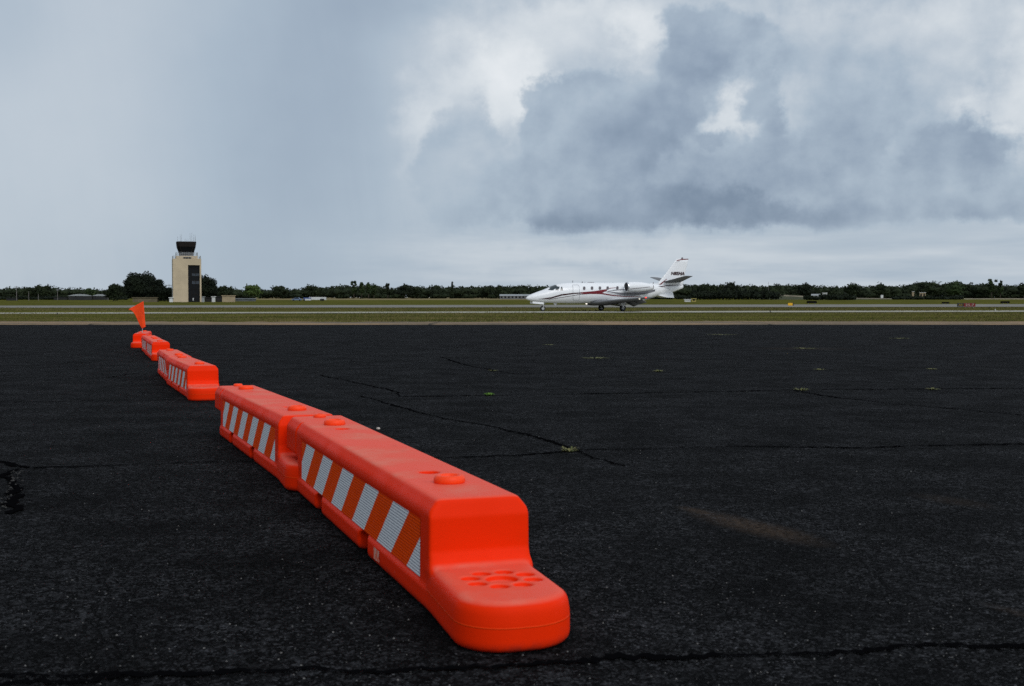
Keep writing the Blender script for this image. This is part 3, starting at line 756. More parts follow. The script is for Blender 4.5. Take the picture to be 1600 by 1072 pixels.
# trees that stand out of the far wood
FD_ = 760
tl = [('oak_tree', 68, 443.5, 22, fol_dark, 'round', 'taller dome-shaped tree in the wood at far left'),
      ('oak_tree', 46, 447, 26, fol_dark, 'round', 'broad low tree left of the far left dome-shaped one'),
      ('oak_tree', 143, 448, 16, fol_mid, 'round', 'greener small crown above the pale curved roofs'),
      ('oak_tree', 395, 444.5, 30, fol_light, 'round', 'light green tree right of the control tower, brightest in the wood'),
      ('oak_tree', 350, 446, 22, fol_dark, 'round', 'dark crown between the control tower and the light green tree'),
      ('oak_tree', 438, 444.5, 30, fol_dark, 'round', 'rounded dark crown just right of the light green tree'),
      ('oak_tree', 493, 445, 28, fol_dark, 'round', 'rounded dark crown above the white trailer'),
      ('pine_tree', 553, 438.5, 13, fol_mid, 'thin', 'tall ragged pine, leftmost of the ragged row in mid wood'),
      ('pine_tree', 565, 440.5, 13, fol_mid, 'thin', 'second ragged pine of the row in mid wood'),
      ('pine_tree', 576, 440.5, 12, fol_mid, 'thin', 'third ragged pine of the row in mid wood'),
      ('pine_tree', 584, 445, 12, fol_mid, 'thin', 'lowest ragged pine at the right end of the row in mid wood'),
      ('pine_tree', 606, 442.5, 8, fol_dark, 'thin', 'thin lone pine tip right of the ragged row'),
      ('oak_tree', 632, 443, 30, fol_black, 'round', 'broad smooth dark dome right of the thin lone pine tip'),
      ('oak_tree', 653, 445.5, 14, fol_dark, 'round', 'small crown on the right side of the broad smooth dome'),
      ('cypress_tree', 706.5, 440.5, 5, fol_dark, 'column', 'narrow pointed conifer sticking up from the wood left of the jet'),
      ('oak_tree', 782, 444, 18, fol_dark, 'round', 'taller crown above the left end of the long grey building'),
      ('oak_tree', 1112, 441.5, 16, fol_dark, 'round', 'dark knob of a tree right of the tail of the jet'),
      ('oak_tree', 1143, 440, 26, fol_black, 'round', 'tall rounded dark tree, second knob right of the tail of the jet'),
      ('oak_tree', 1259, 441.5, 30, fol_black, 'round', 'peaked dark tree in the wood above the low black box'),
      ('oak_tree', 1333, 442.5, 28, fol_dark, 'round', 'rounded tree left of the white signboard'),
      ('oak_tree', 1382, 441, 30, fol_dark, 'round', 'rounded tree straight above the white signboard'),
      ('oak_tree', 1455, 438.5, 44, fol_dark, 'round', 'broad high dome of trees above the tan house'),
      ('oak_tree', 1490, 439, 40, fol_mid, 'round', 'greener broad dome right of the one above the tan house'),
      ('pine_tree', 1549, 434.5, 17, fol_mid, 'thin', 'tallest ragged tree with sky gaps in the wood at right'),
      ('pine_tree', 1563, 438.5, 14, fol_mid, 'thin', 'ragged shorter tree on the right of the tallest one'),
      ('oak_tree', 1599, 441.5, 24, fol_dark, 'round', 'dark tree in the wood at the right border of the picture')]
for i, (nm, px, yt, w, m, k, lab) in enumerate(tl):
    tree_px(nm, px, yt, w * (1.15 if k == 'round' else 1.0), FD_ - 8 + (i % 3) * 4, m, 40 + i, lab, kind=k, n=1100 if w > 20 else 500, size=.40)
# the rest of the wood reads as one mass
sil = [(-700, 447), (-120, 449), (0, 450), (20, 449), (85, 448), (100, 451), (130, 450), (160, 453), (190, 448), (260, 450), (345, 447), (368, 451), (410, 452), (455, 453), (470, 449), (518, 446), (540, 445),
       (600, 446), (618, 450), (665, 448), (680, 445), (695, 448), (724, 448), (763, 446), (799, 447), (821, 445.5), (850, 446), (1040, 446), (1080, 444), (1093, 443), (1128, 445), (1165, 443.5), (1194, 446.5), (1226, 443), (1275, 445.5), (1301, 447),
       (1356, 445.5), (1405, 446.5), (1431, 441), (1509, 442), (1525, 443.5), (1584, 446), (1700, 442), (2300, 444)]
cs, rs = [], []; rnd = random.Random(5); px = -420.0
while px < 2020:
    yt = float(np.interp(px, [a for a, _ in sil], [b_ for _, b_ in sil])) + rnd.uniform(-.8, 2.2); D = 775 + rnd.uniform(0, 30)
    p = at(px, 472, D); zt = at(px, yt, D).z; z0 = gz(D); H = zt - z0; w = rnd.uniform(3.4, 7.2)
    cs.append((p.x, p.y, z0 + H - min(H * .4, w * .8))); rs.append((w, w, min(H * .4, w * .8)))
    cs.append((p.x + rnd.uniform(-2, 2), p.y - rnd.uniform(1, 6), z0 + H * rnd.uniform(.38, .6))); rs.append((w, w * .8, H * .34))
    cs.append((p.x + rnd.uniform(-2, 2), p.y - rnd.uniform(3, 8), z0 + H * rnd.uniform(.15, .3))); rs.append((w * 1.0, w * .7, H * .26))
    px += w * rnd.uniform(.95, 1.45) * F / D * .9
v, f = leaves(cs, rs, len(cs) * 240, .42, 3, True, .74, .30, .80); woods = mesh_obj('far_wood', v, f, fol_dark)
tag(woods, 'dark continuous wood along the whole horizon', 'wood', None, 'stuff')
# bushes in front of the wood at right
shr = []
cs, rs = [], []
for (x0, x1, yt, D) in ((1085, 1215, 455, 640), (1262, 1330, 461, 600), (1400, 1500, 463, 640), (850, 1085, 462, 690), (-20, 200, 463.5, 620), (230, 275, 461, 500)):
    px = x0
    while px < x1:
        p = at(px, 472, D + rnd.uniform(-8, 8)); z0 = gz(p.y); H = at(px, yt + rnd.uniform(-2, 2), p.y).z - z0; w = rnd.uniform(1.6, 3.0)
        cs.append((p.x, p.y, z0 + H * .5)); rs.append((w, w, H * .5)); px += w * .9 * F / D
v, f = leaves(cs, rs, len(cs) * 120, .35, 8); o = mesh_obj('scrub', v, f, fol_black); tag(o, 'dark scrub along the foot of the wood', 'scrub', None, 'stuff')

# ------------------------------------------------------------------ control tower
TD = 400.0; tw = empty('control_tower', (at(292, 472, TD).x, TD, gz(TD)), R(17.5), label='beige airport control tower with dark glass cab and tall dark window bay', cat='control tower')
S_ = TD / F
def tx(px): return (px - 291.6) * S_
def tz(py): return at(800, py, TD).z - gz(TD)
beige = mottled('beige_panel', (.54, .44, .305), (.47, .385, .27), .25, .85, .2); nt_, b = nodes(beige)
O = objco(beige); x_, y_, z_ = xyz(O); jl = E.op('FRACT', z_ / 2.0); jx = E.op('FRACT', (x_ + 4.6) / 2.3)
jm = E.op('MAXIMUM', 1 - smooth(jl, .0, .035), (1 - smooth(jx, .0, .03)) * .6)
old = b.inputs['Base Color'].links[0].from_socket
nt_.links.new(mixc(jm * .35, old, (.16, .13, .10)), b.inputs['Base Color'])
darkglass = mat('dark_glass', (.006, .007, .009), .3, 0, .15); paleglass = mottled('pale_glazing', (.05, .065, .085), (.028, .034, .045), 1.5, .25)
darkbrown = mottled('dark_fascia', (.014, .012, .011), (.020, .017, .016), 1.0, .8, .1); whitem = mottled('white_paint', (.62, .63, .62), (.54, .55, .55), 1.0, .5)
Wd = 9.0; x0, x1 = tx(270.3), tx(312.6); zt = tz(405)
bx0, bx1, bz1 = tx(292.8), tx(310.4), tz(414.8)
mb = MB()                                    # shaft built round the window bay
mb.box(x0, bx0, -Wd / 2, Wd / 2, 0, zt); mb.box(bx1, x1, -Wd / 2, Wd / 2, 0, zt); mb.box(bx0, bx1, -Wd / 2, Wd / 2, bz1, zt); mb.box(bx0, bx1, -Wd / 2 + 1.2, Wd / 2, 0, bz1)
mb.build('shaft', beige, tw)
yb = -Wd / 2 + 1.0
mb = MB(); mb.box(bx0, bx1, yb, yb + .12, 0, bz1); bay = mb.build('window_bay', darkglass, tw)
for (a, b_) in ((427.5, 431.6), (439.2, 444)):
    for (c, d) in ((298.7, 304.0), (304.6, 310.0)):
        mb = MB(); mb.box(tx(c), tx(d), yb - .05, yb - .01, tz(b_), tz(a)); mb.build('pane', paleglass, bay)
mb = MB()
for yy in (420, 427, 432, 439, 444.5, 452, 460): mb.box(tx(298.4), bx1, yb - .10, yb - .055, tz(yy) - .06, tz(yy) + .06)
for xx in (298.4, 304.3): mb.box(tx(xx) - .06, tx(xx) + .06, yb - .103, yb - .052, 0, tz(418))
mb.build('mullion', darkbrown, bay)
mb = MB(); mb.box(tx(299.6), tx(301), yb - .2, yb - .11, 0.5, 1.3); mb.build('notice', whitem, bay)
u0, u1, uz = tx(275.5), tx(307.9), tz(400.2)
mb = MB(); mb.box(u0, u1, -3.3, 3.3, zt, uz); up = mb.build('upper_storey', beige, tw)
mb = MB(); mb.box(tx(286.2), tx(298.2), -3.34, -3.30, tz(404.8), tz(402.2)); mb.build('window', darkglass, up)
def rail(xa, xb, ya, yb_, z, h, step):
    mb = MB()
    for hh in (h, h * .55):
        for (p, q_) in (((xa, ya), (xb, ya)), ((xb, ya), (xb, yb_)), ((xb, yb_), (xa, yb_)), ((xa, yb_), (xa, ya))):
            mb.tube([(*p, z + hh), (*q_, z + hh)], .035, 5)
    for x in np.arange(xa, xb + .01, step):
        for y in (ya, yb_): mb.tube([(x, y, z), (x, y, z + h)], .03, 5)
    for y in np.arange(ya, yb_ + .01, step):
        for x in (xa, xb): mb.tube([(x, y, z), (x, y, z + h)], .03, 5)
    return mb
railm = mat('galvanised_rail', (.42, .44, .46), .45, .3)
rail(x0 + .1, x1 - .1, -Wd / 2 + .1, Wd / 2 - .1, zt, .95, .95).build('roof_railing', railm, tw)
rail(u0 + .05, u1 - .05, -3.2, 3.2, uz, 1.1, .62).build('gallery_railing', railm, tw)
c0, c1 = tx(280.6), tx(302.0); k0, k1 = tx(277.6), tx(304.6)
def oct_(xa, xb, z, ch=.8):
    h = (xb - xa) / 2; cx = (xa + xb) / 2; p = [(h - ch, -h), (h, -h + ch), (h, h - ch), (h - ch, h), (-h + ch, h), (-h, h - ch), (-h, -h + ch), (-h + ch, -h)]
    return [(cx + a, b_, z) for a, b_ in p]
mb = MB(); mb.loft([oct_(c0, c1, uz), oct_(c0, c1, tz(395.5))]); mb.build('cab_base', mottled('grey_cladding', (.10, .105, .11), (.07, .07, .075), 1), tw)
mb = MB(); mb.loft([oct_(c0 + .03, c1 - .03, tz(395.5) + .002), oct_(k0, k1, tz(386))]); cab = mb.build('cab_glass', darkglass, tw)
mb = MB()
for a, b_ in zip(oct_(c0, c1, tz(395.5)), oct_(k0 - .04, k1 + .04, tz(386))):
    mb = MB(); mb.tube([a, b_], .09, 5); mb.build('cab_mullion', darkbrown, tw)
mb = MB(); mb.loft([oct_(k0 - .1, k1 + .1, tz(386) + .003), oct_(tx(276.4), tx(306.0), tz(379.6)), oct_(tx(276.4), tx(306.0), tz(378.2)), oct_(tx(277.5), tx(305), tz(377.9))]); mb.build('cab_roof', darkbrown, tw)
ants = [(278.4, 370), (282.5, 366), (284.5, 365.5), (289.5, 373), (291.5, 373.5), (294, 372.5), (297.5, 364), (299.6, 363.5), (302.6, 365.5), (304.6, 366), (305.4, 369)]
for i, (ax_, ay_) in enumerate(ants):
    mb = MB(); yy = -1.5 + (i * 1.37 % 3.0); mb.tube([(tx(ax_), yy, tz(378)), (tx(ax_), yy, tz((378 + ay_) / 2)), (tx(ax_), yy, tz(ay_))], [.05, .04, .025], 5)
    mb.build('antenna', metalm, tw)
mb = MB(); mb.tube([(x0 - .12, -2.0, 0), (x0 - .12, -2.0, tz(447))], .10, 6); mb.build('downpipe', railm, tw)

# ------------------------------------------------------------------ low buildings and other far things
def simple_building(name, px0, px1, ybase, ytop, D, depth, wallm, label, cat='building', roof='flat', roofm=None, wins=0, ry=None, group=None):
    z0 = gz(D); a = at(px0, 472, D).x; c = at(px1, 472, D).x; zt_ = at(px0, ytop, D).z - z0
    o = empty(name, ((a + c) / 2, D, z0), -math.atan(((a + c) / 2) / D), label=label, cat=cat, group=group); h = (c - a) / 2 * math.cos(math.atan(((a + c) / 2) / D)); zr = zt_ if roof == 'flat' else zt_ * .68
    mb = MB(); mb.box(-h, h, 0, depth, -.3, zr - (.12 if roof == 'flat' else 0)); wall = mb.build('wall', wallm, o)
    mb = MB(); e = .25
    if roof == 'flat': mb.box(-h - e, h + e, -e, depth + e, zr - .12, zr + .08)
    elif roof == 'gable': mb.add([(-h - e, -e, zr), (h + e, -e, zr), (h + e, depth + e, zr), (-h - e, depth + e, zr), (-h - e, depth / 2, zt_), (h + e, depth / 2, zt_)], [(0, 1, 5, 4), (2, 3, 4, 5), (0, 4, 3), (1, 2, 5), (0, 3, 2, 1)])
    else:
        n = 14; rings = [[(-h - e + (2 * h + 2 * e) * k / n, y, zr + (zt_ - zr) * math.sin(math.pi * k / n) ** .8) for k in range(n + 1)] for y in (-e, depth + e)]
        mb.loft(rings, cap=False, close=False); mb.add(rings[0], [tuple(range(n + 1))]); mb.add(rings[1], [tuple(range(n + 1))])
    mb.build('roof', roofm or wallm, o)
    for k in range(wins):
        x = -h + (2 * h) * (k + .5) / wins; ww = min(.6, h / wins * .5); mb = MB(); mb.box(x - ww, x + ww, -.05, .0 - .004, zr * .35, zr * .8); mb.build('window', darkglass, o)
    return o
greyroof = mottled('pale_metal_roof', (.30, .32, .33), (.22, .24, .25), .8, .5); tanm = mottled('tan_wall', (.34, .27, .17), (.28, .22, .14), .8)
greywall = mottled('grey_wall', (.17, .17, .165), (.12, .12, .12), .6); darkwall = mottled('dark_wall', (.015, .016, .017), (.025, .025, .025), .5); yelm = mottled('dull_yellow_wall', (.40, .33, .10), (.30, .26, .10), .8)
bluem = mottled('blue_paint', (.05, .08, .22), (.07, .11, .26), 1.0, .5)
browns = mottled('brown_wall', (.14, .115, .07), (.10, .085, .05), .8); slate = mottled('slate_grey_wall', (.10, .11, .11), (.07, .075, .075), .8)
simple_building('storage_shed', 207.5, 246, 472.5, 465.0, 395, 5, browns, 'low tan shed behind the orange flag, left of the control tower')
simple_building('utility_cabin', 264.6, 270.2, 472, 465.0, 394, 3, whitem, 'small white box cabin at the left foot of the control tower', 'cabin')
simple_building('utility_cabin', 313.4, 319.5, 472, 463.8, 398, 3, greyroof, 'small pale grey cabin at the right foot of the control tower', 'cabin')
simple_building('utility_cabin', 331, 336.4, 472, 463.5, 402, 3, whitem, 'small white cabinet between the control tower and the tan block', 'cabin')
simple_building('utility_shed', 320.4, 331, 472, 465, 409, 4, darkwall, 'low dark shed just right of the grey cabin by the control tower', 'shed')
simple_building('utility_shed', 336.8, 347, 472, 463.6, 408, 4, darkwall, 'low dark shed against the left end of the tan block', 'shed')
simple_building('plant_block', 347.2, 367.5, 472, 461.8, 400, 6, tanm, 'plain tan block right of the control tower')
simple_building('equipment_shed', 368, 400, 471, 466.0, 470, 5, slate, 'long low grey shed right of the tan block', roof='gable', roofm=slate)
simple_building('hangar', 107, 144, 470, 459.5, 600, 14, darkwall, 'low hangar with pale curved roof, left of the two', roof='arc', roofm=greyroof)
simple_building('hangar', 145, 169, 470, 459.6, 612, 14, darkwall, 'low hangar with grey curved roof, right of the two', roof='arc', roofm=greyroof)
simple_building('long_dark_shed', 84, 106, 470, 464.4, 610, 8, darkwall, 'long dark open shed left of the curved roofs')
simple_building('long_dark_shed', 10, 28, 471, 466.0, 560, 8, darkwall, 'dark low shed at far left of the field')
simple_building('long_building', 781, 832, 469.5, 459.8, 700, 14, greywall, 'long grey one-storey building behind the nose of the jet', roof='gable', roofm=greyroof, wins=9)
# tan house with a small tower
hse = simple_building('tan_house', 1436.8, 1446.3, 468.5, 457.0, 680, 7, tanm, 'tan house with flat pale roof in front of the wood at right', 'house', roofm=whitem, wins=2)
simple_building('tan_tower', 1424.8, 1428.2, 468.5, 455.5, 676, 1.4, tanm, 'narrow tan tower with white top beside the tan house', 'tower', roofm=whitem)
simple_building('tan_annex', 1429.6, 1436.4, 468.5, 463.6, 678, 5, tanm, 'low tan annex between the narrow tan tower and the tan house', 'house', wins=2)
simple_building('white_house', 1268, 1281, 468, 459.3, 720, 7, whitem, 'white low house half hidden in the wood, wider of the pair', 'house', roof='gable', roofm=greyroof, wins=4)
simple_building('white_house', 1285, 1292.5, 468, 457.6, 716, 5, whitem, 'white narrow house half hidden in the wood, beside the wider one', 'house', roofm=whitem, wins=1)
simple_building('white_cabin', 1069.5, 1079, 472, 467.8, 420, 3, whitem, 'small white cabin on the grass behind the tail of the jet', 'cabin')
simple_building('yellow_shed', 1080.8, 1087.5, 472, 466.6, 420, 3, yelm, 'small dull yellow shed beside the white cabin behind the jet', 'shed', wins=1)
# pale wall on the bank at right
def long_wall(pts, D, h, label, m):
    mb = MB(); P_ = [at(a, b_, D_) for (a, b_, D_) in pts]
    for p, q_ in zip(P_[:-1], P_[1:]):
        mb.add([p, q_, q_ + Vector((0, .3, 0)), p + Vector((0, .3, 0)), p + Vector((0, 0, h)), q_ + Vector((0, 0, h)), q_ + Vector((0, .3, h)), p + Vector((0, .3, h))],
               [(0, 1, 5, 4), (3, 7, 6, 2), (4, 5, 6, 7), (0, 4, 7, 3), (1, 2, 6, 5), (0, 3, 2, 1)])
    mb.build('long_wall', m, None, label=label, cat='wall')
palewall = mottled('pale_wall', (.30, .27, .20), (.20, .18, .14), .3)
# grassy bank at right, with the wall on its crest
mb = MB(); bank = [(1180, 471, 640), (1212, 462.0, 672), (1265, 464.6, 672), (1310, 466.2, 672), (1420, 467.6, 672), (1500, 468.6, 672), (1750, 468.3, 672)]
top = [at(a, b_, d_) for a, b_, d_ in bank]; foot = [Vector((p.x, 640, gz(640) - .1)) for p in top]; back = [Vector((p.x, 700, p.z - .2)) for p in top]
n = len(top); mb.add(foot + top + back, [(r * n + i, r * n + i + 1, (r + 1) * n + i + 1, (r + 1) * n + i) for r in (0, 1) for i in range(n - 1)])
mb.build('grass_bank', foliage('bank_grass', (.030, .036, .014), (.045, .048, .02), (.07, .06, .03)), kind='structure')
long_wall([(1215, 462.4, 671), (1265, 465.0, 671)], 0, .75, 'pale sloping wall on the bank at right, beyond the yellow sign', palewall)
long_wall([(1305, 466.6, 671), (1418, 468.0, 671)], 0, .5, 'pale low wall on the bank below the rounded trees at right', palewall)
long_wall([(1452, 468.8, 668), (1500, 469.3, 668), (1720, 469.3, 668)], 0, 1.1, 'long pale wall at the foot of the wood near the right border', palewall)
# truck with white trailer
tD = 520; tp = at(490, 472, tD); trk = empty('semi_truck', (tp.x, tD, gz(tD)), label='white semi trailer behind a blue and white cab parked left of mid wood', cat='truck')
sx = tD / F
def rx(px): return (px - 490) * sx
def rz_(py): return at(490, py, tD).z - gz(tD)
mb = MB(); mb.box(rx(482.5), rx(508.5), 0, 2.5, rz_(468.6), rz_(464.2)); mb.build('trailer', whitem, trk)
mb = MB(); mb.box(rx(474.5), rx(486), -.6, 1.9, rz_(468.0), rz_(465.0)); mb.build('cab', bluem, trk)
mb = MB(); mb.box(rx(477), rx(486), -.9, -.602, rz_(469.4), rz_(466.9)); mb.build('cab_door', whitem, trk)
for px_ in (476, 484, 502, 505):
    mb = MB(); mb.lathe([(.0, -.15), (.5, -.15), (.5, .15), (.0, .15)], (0, 0, 0), 16, 'x'); w = mb.build('wheel', blackm, trk, True); w.rotation_euler = (0, 0, math.pi / 2); w.location = (rx(px_), -.3, .5)
cp = at(463.5, 472, 515); car = empty('blue_car', (cp.x, 515, gz(515)), label='small pale blue car left of the truck at the foot of the wood', cat='car')
mb = MB(); mb.loft([[(-2.0, y, .35), (2.0, y, .35), (2.1, y, .85), (1.3, y, .95), (.8, y, 1.42), (-.8, y, 1.42), (-1.3, y, .95), (-2.1, y, .85)] for y in (0, 1.7)]); mb.build('body', mottled('pale_blue_paint', (.16, .22, .34), (.12, .17, .27), 1.0, .4), car)
mb = MB(); mb.loft([[(-1.15, y, .97), (1.15, y, .97), (.75, y, 1.34), (-.75, y, 1.34)] for y in (-.02, -.004)]); mb.build('window', darkglass, car)
for x in (-1.3, 1.3):
    mb = MB(); mb.lathe([(.0, -.1), (.33, -.1), (.33, .1), (.0, .1)], (0, 0, 0), 14, 'x'); w = mb.build('wheel', blackm, car, True); w.rotation_euler = (0, 0, math.pi / 2); w.location = (x, -.02, .33)

# guidance signs
yellow = mottled('sign_yellow', (.75, .42, .02), (.70, .38, .02), 3, .5); dullwhite = mottled('sign_white', (.38, .36, .33), (.33, .31, .29), 4, .6); dullyellow = mottled('sign_dull_yellow', (.30, .20, .03), (.26, .17, .03), 4, .6); red = mottled('sign_red', (.17, .008, .010), (.17, .01, .012), 3, .5); signblack = mat('sign_black', (.008, .008, .006), .5)
def text(txt, size, m, parent, loc, rot=(math.pi / 2, 0, 0), name='lettering', width=None, shear=0.0, off=.0):
    cu = bpy.data.curves.new(name, 'FONT'); cu.body = txt; cu.size = size; cu.align_x = 'CENTER'; cu.align_y = 'CENTER'; cu.extrude = .003; cu.offset = off; cu.shear = shear
    t = bpy.data.objects.new(name, cu); me = bpy.data.meshes.new_from_object(t); bpy.data.objects.remove(t)
    if width:
        xs_ = [v.co.x for v in me.vertices]; k = width / (max(xs_) - min(xs_))
        for v in me.vertices: v.co.x *= k
    me.materials.clear(); me.materials.append(m)
    o = bpy.data.objects.new(name, me); COL.objects.link(o); o.parent = parent; o.location = loc; o.rotation_euler = rot; return o
def sign(px0, px1, py0, pyb, D, panels, label, name='guidance_sign'):
    z0 = gz(D); a = at(px0, 472, D).x; c = at(px1, 472, D).x; h = (c - a) / 2; top_ = at(px0, py0, D).z - z0; bot = .14
    o = empty(name, ((a + c) / 2, D, z0), label=label, cat='sign')
    for (f0, f1, m, txt, tm, tw_) in panels:
        xa, xb = -h + 2 * h * f0, -h + 2 * h * f1; mb = MB(); mb.box(xa, xb, 0, .22, bot, top_); pn = mb.build('panel', m, o, bevel=.01)
        if txt: text(txt, (top_ - bot) * .85, tm, pn, ((xa + xb) / 2, -.012, (bot + top_) / 2), width=(xb - xa) * tw_, off=.004)
    mb = MB(); mb.box(-h - .03, h + .03, -.012 + .02, .25, top_ + .002, top_ + .04); mb.build('frame', signblack, o)
    for x in (-h * .8, 0, h * .8):
        mb = MB(); mb.box(x - .04, x + .04, .08, .14, -.1, bot - .002); mb.build('leg', metalm, o)
sign(1496.2, 1524.2, 474.0, 480.8, 178, [(0, .345, signblack, 'A5', dullyellow, .60), (.352, 1, red, '25-7', dullwhite, .74)], 'low runway sign, yellow A5 on black beside white 25-7 on red')
sign(1231.4, 1240.2, 473.4, 479.2, 205, [(0, .80, yellow, None, None, 0), (.806, 1, signblack, None, None, 0)], 'small yellow sign with black right end beside the runway')
darkm0 = mat('black_paint', (.006, .006, .006), .9, 0, .0)
# low black equipment boxes on the runway edge
def gear(px0, px1, yt, yb, label):
    D = G((px0 + px1) / 2, yb).y; a = at(px0, 472, D).x; c = at(px1, 472, D).x; h = (c - a) / 2; t_ = at(px0, yt, D).z - gz(D)
    o = empty('equipment_box', ((a + c) / 2, D, gz(D)), label=label, cat='equipment box')
    mb = MB(); mb.loft([[(-h, 0, .15), (h, 0, .15), (h, 1.2, .15), (-h, 1.2, .15)], [(-h, 0, t_ * .8), (h, 0, t_ * .8), (h, 1.2, t_ * .8), (-h, 1.2, t_ * .8)], [(-h * .8, .15, t_), (h * .8, .15, t_), (h * .8, 1.05, t_), (-h * .8, 1.05, t_)]]); mb.build('housing', darkm0, o)
    for x in (-h * .7, h * .7): mb = MB(); mb.box(x - .08, x + .08, .3, .9, -.05, .148); mb.build('foot', metalm, o)
gear(1262, 1276.5, 470.2, 474.6, 'black low box beyond the runway, right of the yellow sign')
gear(1474, 1483.5, 471.8, 475.2, 'black low box beyond the runway, left of the red runway sign')
gear(1566, 1578, 470.6, 474.6, 'black low box beyond the runway, nearest the right border')
# white signboard, markers, poles
def post(name, px, yt, D, r, m, label, cat, head=None, x2=None):
    z0 = gz(D); h = at(px, yt, D).z - z0; o = empty(name, (at(px, 472, D).x, D, z0), label=label, cat=cat)
    mb = MB(); mb.tube([(0, 0, -.1), (0, 0, h * .5), (0, 0, h)], [r, r * .85, r * .6], 6); mb.build('pole', m, o)
    if head == 'board': mb = MB(); mb.box(-.75, .75, -.12, -.03, h - 1.7, h); mb.build('board', whitem, o)
    if head == 'lamp': mb = MB(); mb.box(-.6, .6, -.2, .2, h, h + .3); mb.build('lamp_head', metalm, o)
    if head == 'cross': mb = MB(); mb.box(-1.0, 1.0, -.08, .08, h * .9, h * .9 + .2); mb.build('crossarm', m, o)
polem = mottled('pole_wood', (.13, .12, .11), (.2, .19, .18), 1.0)
post('signboard', 1378, 461.0, 700, .10, whitem, 'white upright signboard in front of the wood at right', 'sign', 'board')
post('utility_pole', 26, 446.5, 560, .14, polem, 'pole at the left border rising above the wood', 'pole', 'cross')
post('utility_pole', 60, 459, 560, .12, polem, 'grey pole left of the curved roofs, second from the left border', 'pole')
post('utility_pole', 90, 453.5, 570, .12, polem, 'grey pole just left of the curved roofs', 'pole', 'lamp')
post('utility_pole', 169, 455.5, 560, .14, polem, 'grey pole right of the curved roofs', 'pole', 'lamp')
post('utility_pole', 264.5, 443.5, 430, .10, polem, 'pole with crossarm between the dark trees and the control tower', 'pole', 'cross')
post('utility_pole', 1200.5, 440.8, 640, .12, polem, 'thin pole rising above the wood right of the jet', 'pole')
post('utility_pole', 45, 455, 560, .12, polem, 'pole in front of the wood at far left, third from the border', 'pole')
for (px, py, hpx, lab) in ((89.5, 491.8, 3, 'black stub marker on the near edge of the taxiway at left'), (1203.5, 488.4, 3, 'black stub marker on the near edge of the taxiway at right'), (1555, 485.6, 2.5, 'pale stub marker beyond the taxiway near the right border')):
    c = G(px, py); o = empty('edge_marker', c, label=lab, cat='marker'); h = hpx * c.y / F
    mb = MB(); mb.lathe([(.0, -.02), (.07, -.02), (.06, h * .3), (.035, h * .35), (.035, h * .8), (.05, h), (.0, h)], (0, 0, 0), 10); mb.build('stem', blackm if hpx == 3 else whitem, o, True)

#JET#
# ------------------------------------------------------------------ business jet on the taxiway
JY = R(21.7); jn = at(821.5, 472, 105.5)
jet = empty('business_jet', (jn.x, jn.y, gz(106.5) + .035), JY, label='white twin-engine business jet with maroon and grey stripes taxiing on the far taxiway', cat='airplane')
JO = Vector(jet.location); JX = Vector((math.cos(JY), math.sin(JY), 0)); JN = Vector((-math.sin(JY), math.cos(JY), 0))
def J(px, py, yl=0.0):
    """photo row and column to the aeroplane's own side elevation at lateral offset yl (near side negative)"""
    d = ray(px, py); o = Vector((0, 0, CAMH)) - JO; t = (yl - o.dot(JN)) / d.dot(JN); p = o + d * t; return p.dot(JX), p.z
white = mat('white_aircraft_paint', (.80, .81, .83), .22, 0, .5); nt_, b = nodes(white)
O = objco(white); a = noise(O, 1.2, 4, .6); nt_.links.new(mixc(smooth(a, .4, .7) * .3, (.80, .81, .83), (.70, .71, .73)), b.inputs['Base Color'])
maroon = mat('maroon_paint', (.15, .004, .012), .4, 0, .3); nearblack = mat('dark_maroon_paint', (.035, .006, .010), .3); greyp = mat('grey_paint', (.16, .16, .18), .3)
chrome = mat('polished_metal', (.75, .76, .78), .12, 1.0); darkm = mat('dark_opening', (.006, .006, .007), .8); cabinglass = mat('cabin_glass', (.05, .035, .045), .3)
glassm = mat('cockpit_glass', (.012, .022, .026), .06, 0, .8)
palem = mat('grey_trim_paint', (.30, .31, .33), .5); under = mat('wing_shaded_white', (.20, .205, .215), .8, 0, .0)  # white wing and tailplane paint greyed, underside shade put into its colour
topl = [J(*p) for p in [(821.8, 465.6), (824, 463.2), (830, 459.8), (840, 455.9), (848, 453.2), (855, 450.2), (863, 446.6), (869, 444.4), (878, 442.6), (890, 441.8), (900, 441.6), (950, 441.6), (1000, 441.9), (1015, 443.2), (1028, 444.8), (1066.5, 445.2)]]
botl = [J(*p) for p in [(821.8, 466.8), (824, 468.6), (830, 470.3), (838, 471.6), (850, 472.9), (870, 473.9), (890, 474.3), (985, 474.2), (998, 472.2), (1012, 467.8), (1025, 463.2), (1040, 459.6), (1052, 456.4), (1066.5, 450.6)]]
WT = [(0, .04), (.15, .16), (.5, .30), (1.2, .48), (2, .65), (2.8, .80), (3.6, .89), (4.5, .92), (9.5, .92), (11.2, .80), (12.8, .56), (14.2, .30), (15.5, .13), (16, .10)]
def fus(x):
    zt_ = np.interp(x, [p[0] for p in topl], [p[1] for p in topl]); zb = np.interp(x, [p[0] for p in botl], [p[1] for p in botl])
    return zt_, zb, float(np.interp(x, [p[0] for p in WT], [p[1] for p in WT]))
XMAX = topl[-1][0]; NE = 2.15
def ysurf(x, z, off=0.0):
    zt_, zb, w = fus(x); h = (zt_ - zb) / 2; q_ = min(1, abs(z - (zt_ + zb) / 2) / max(h, 1e-3)); return (w + off) * (1 - q_ ** NE) ** (1 / NE)
rings = []
